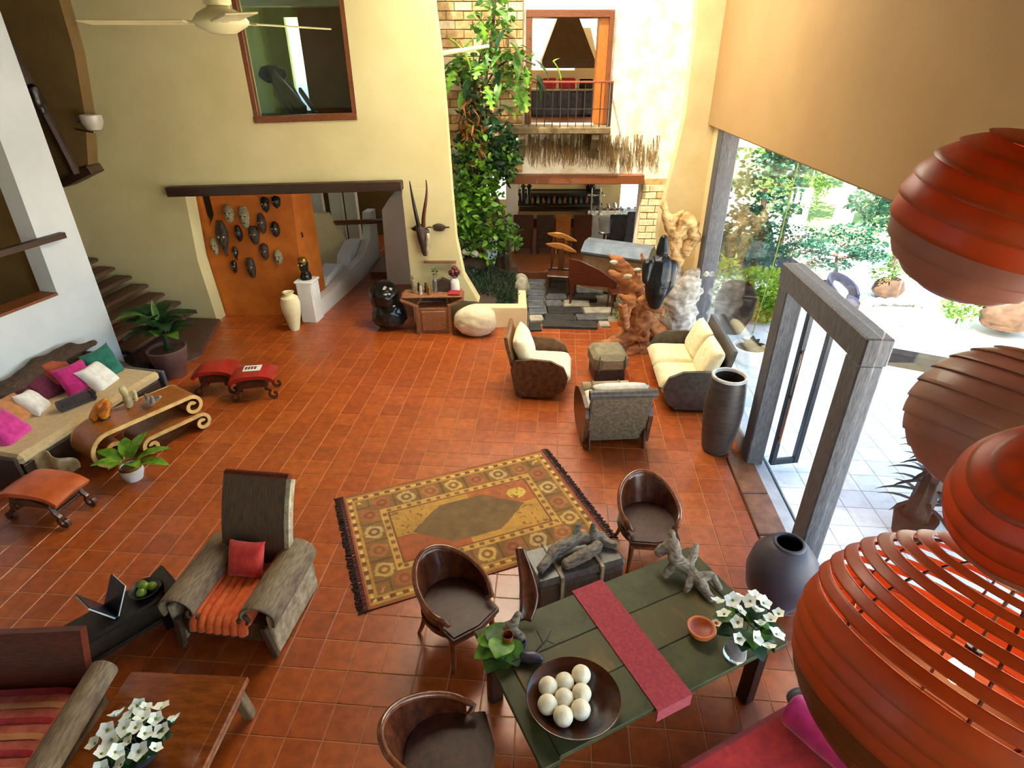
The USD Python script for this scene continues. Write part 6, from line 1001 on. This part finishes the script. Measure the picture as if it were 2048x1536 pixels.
# coffee table with flowers
t = thing('coffee_table', 'polished orange-brown coffee table at the lower left', 'table', (-2.58, 2.44, 0), -3); obj('top', bx(.96, 1.04, .05, .012, (0, 0, .395)), 'coffee_wood', t); obj('top_inset', bx(.80, .88, .006, .002, (0, 0, .4215)), 'coffee_wood', t)
for s in (-1, 1): obj('rail', bx(.04, .9, .10, .008, (s * .42, 0, .32)), 'plank_weathered', t); obj('rail', bx(.84, .04, .10, .008, (0, s * .46, .32)), 'plank_weathered', t)
for a in (-1, 1):
    for b in (-1, 1): obj('leg', beam((a * .40, b * .43, .37), (a * .43, b * .46, 0), .08, .08, .01, (0, 1, 0)), 'plank_weathered', t)
t = thing('flower_bowl', 'bunch of white flowers and leaves in a bowl on the coffee table', 'flowers', (-2.56, 2.32, .426)); obj('bowl', lathe([(0, 0), (.08, 0), (.13, .08), (.12, .12), (.11, .115), (.115, .08), (0, .03)], 26), 'book_dark', t, True); bouquet(t, (0, 0, .06), .24, .22, 22, 30, 9, .16)
# red sofa at the lower right edge
so = np.array([1.11, 2.23]); t = thing('red_sofa', 'low red sofa at the lower right in front of the table', 'sofa', (*so, 0), TA); obj('seat', bx(1.7, .84, .2, .06, (.86, -.40, .35)), 'sofa_red', t); obj('base', bx(1.66, .80, .25, .02, (.86, -.40, .125)), 'wood_red', t)
b0, b1 = PZ(1578, 1412, .60), PZ(1738, 1545, .60); t = thing('bolster', 'magenta round bolster lying on the red sofa', 'bolster', (0, 0, 0)); obj('roll', tube([b0 + (b1 - b0) * k for k in (0, .02, .06, .5, .94, .98, 1.)], [.085, .11, .125, .13, .125, .11, .085], 22), 'bolster_magenta', t, True)
p = PZ(1612, 1388, .62); one('dark_cushion', blob(.10, (1.3, .8, .8), .08, 2, 3, 3), 'pot_slate', 'small dark olive round cushion behind the magenta bolster', 'cushion', (p[0] + .02, p[1] + .02, .53), smooth=True)
# ================================================================ pendant lamps, ceiling fan
def lampmat(name, c, k):
    MATS[name] = material(stage, '/World/Looks/' + name, {"tc": ("texture_coordinate", {}), "n": ("noise_texture", {"scale": 6., "detail": 3.}), "r": ("rgb_ramp", {"ramp": [(.3, tuple(x * .8 for x in S(c))), (.7, S(c))]}),
        "p": ("principled_bsdf", {"roughness": .4}), "t": ("translucent_bsdf", {}), "m": ("mix_closure", {"fac": k})}, [("tc.object", "n.vector"), ("n.fac", "r.fac"), ("r.color", "p.base_color"), ("r.color", "t.color"), ("p.BSDF", "m.closure1"), ("t.BSDF", "m.closure2")], surface="m.closure")
lampmat('veneer_orange', '#c8521c', .30); lampmat('veneer_mauve', '#b07c6c', .2); lampmat('veneer_brown', '#84421a', .25); emat('bulb_glow', (1.0, .55, .22), 9.0)
def slat(R, p0, p1, off, k=.0, n=64, m=6):
    """a band of a globe between two polar angles, its upper edge tucked inside the band above"""
    prof = [((R + off * (1 - i / (m - 1)) * 0 + off * (i / (m - 1))) * math.sin(math.radians(p0 + (p1 - p0) * i / (m - 1))), (R + off * (i / (m - 1))) * .92 * math.cos(math.radians(p0 + (p1 - p0) * i / (m - 1)))) for i in range(m)]
    inn = [(r - .006, z) for r, z in prof[::-1]]; return lathe(prof + inn + prof[:1], n)
def pendant(lb, px, py, depth, D, tilt, power, bands, top=12):
    c = np.array([0, 0, EYE]) + ray(px, py) * depth; R = D / 2
    t = thing('pendant_lamp', lb, 'lamp', c, 0, 'globe pendant lamps')
    rot = lambda m: tr(m, rot=tilt)
    for k, (a, b, off, m) in enumerate(bands): obj('slat', rot(slat(R, a, b, off)), m, t, True)
    for k in range(8): obj('rib', rot(tr(tube([((R - .014) * math.sin(math.radians(q)), 0, (R - .014) * .92 * math.cos(math.radians(q))) for q in range(top, 172, 8)], .005, 5), rot=(0, 0, 45 * k))), 'wood_walnut', t)
    obj('top_ring', rot(lathe([(R * math.sin(math.radians(top)) + .004, R * .92 * math.cos(math.radians(top)) - .008), (R * math.sin(math.radians(top)) + .004, R * .92 * math.cos(math.radians(top)) + .01), (.02, R * .92 + .012), (.02, R * .92), (R * math.sin(math.radians(top)) - .01, R * .92 * math.cos(math.radians(top)) - .008)], 40)), 'wood_walnut', t) if top < 16 else obj('top_ring', rot(lathe([(R * math.sin(math.radians(top)) - .035, R * .92 * math.cos(math.radians(top)) - .0), (R * math.sin(math.radians(top)) + .004, R * .92 * math.cos(math.radians(top)) - .01), (R * math.sin(math.radians(top)) + .004, R * .92 * math.cos(math.radians(top)) + .004), (R * math.sin(math.radians(top)) - .035, R * .92 * math.cos(math.radians(top)) + .012), (R * math.sin(math.radians(top)) - .035, R * .92 * math.cos(math.radians(top)))], 40)), 'veneer_brown', t)
    tp = rot(TM(np.array([[0, 0, R * .92], [0, 0, 0.], [0, 0, .1 * R]]), np.array([[0, 1, 2]]))).vertices
    obj('cord', tube([tp[2], tp[0], (tp[0][0], tp[0][1], 6.9 - c[2])], .006, 6), 'cloth_tan', t)
    if top >= 16:
        for k in range(3): obj('spoke', rot(beam((0, 0, R * .88), ((R * .99) * math.sin(math.radians(top)) * math.cos(2.1 * k), R * .99 * math.sin(math.radians(top)) * math.sin(2.1 * k), R * .92 * math.cos(math.radians(top))), .02, .01, .002)), 'veneer_brown', t)
    obj('lamp_holder', rot(tube([(0, 0, .10 * R), (0, 0, .24 * R)], .025, 10)), 'wood_black', t); obj('bulb', rot(blob(.038, (1, 1, 1.2), 0, 1, 0, 2, (0, 0, .02))), 'bulb_glow', t, True)
    L = UsdLux.SphereLight.Define(stage, t.GetPath().AppendChild('bulb_light')); L.CreateRadiusAttr(.05); L.CreateIntensityAttr(power); L.CreateColorAttr(Gf.Vec3f(1.0, .50, .20)); UsdGeom.Xformable(L).AddTranslateOp().Set(Gf.Vec3d(0, 0, -.06)); L.CreateNormalizeAttr(True)
    return t
def closed(n, a0, a1, off, mats, ov=2.5): s = (a1 - a0) / n; return [(a0 + s * k - ov * .0, a0 + s * (k + 1) + ov, off, mats[min(len(mats) - 1, k * len(mats) // n)]) for k in range(n)]
pendant('topmost globe lamp of overlapping strips at the right edge', 1990, 438, 1.86, .56, (10, 8, 0), .35, closed(11, 14, 172, .014, ['veneer_orange', 'veneer_orange', 'veneer_mauve', 'veneer_mauve']))
pendant('second globe lamp from the top, mauve with pin-light slits', 2008, 852, 2.16, .62, (-14, 24, 0), .15, closed(12, 14, 172, .010, ['veneer_mauve']))
pendant('smallest and nearest globe lamp at the right edge, third from the top', 2106, 1022, 1.24, .36, (8, -28, 0), .12, closed(10, 14, 172, .012, ['veneer_orange', 'veneer_orange', 'veneer_mauve', 'veneer_mauve']))
big = []; a = 24
for k in range(8): big.append((a, a + 5.0, .010, 'veneer_orange')); a += 7.0
big += closed(12, a, 172, .010, ['veneer_orange', 'veneer_brown', 'veneer_brown'])
pendant('largest globe lamp of open orange slats at the lower right', 1912, 1352, 1.90, .96, (-12, 20, 0), .5, big, 18)
# ceiling fan
cF = PY(442, 42, 3.25); t = thing('ceiling_fan', 'cream three-bladed ceiling fan hanging before the yellow wall', 'fan', tuple(cF)); mat('fan_cream', '#e6d9a4', '#dccd92', .4, 3)
obj('motor', lathe([(0, -.055), (.06, -.05), (.115, -.02), (.125, .0), (.10, .03), (.05, .055), (.05, .06), (0, .06)], 36), 'fan_cream', t, True); obj('canopy_tube', lathe([(.045, .058), (.062, .07), (.062, .26), (.058, .28), (0, .28)], 28), 'fan_cream', t, True); obj('rod', tube([(0, 0, .27), (0, 0, 6.9 - cF[2])], .014, 8), 'fan_cream', t)
for az in (180, 60, -60):
    bl = obj('blade', tr(tr(bx(.50, .125, .008, .003, (.40, 0, 0)), rot=(4, 0, 0)), (0, 0, -.005), (0, 0, az)), 'fan_cream', t); obj('blade_arm', tr(bx(.12, .03, .012, .003, (.145, 0, 0)), (0, 0, -.005), (0, 0, az)), 'fan_cream', bl)
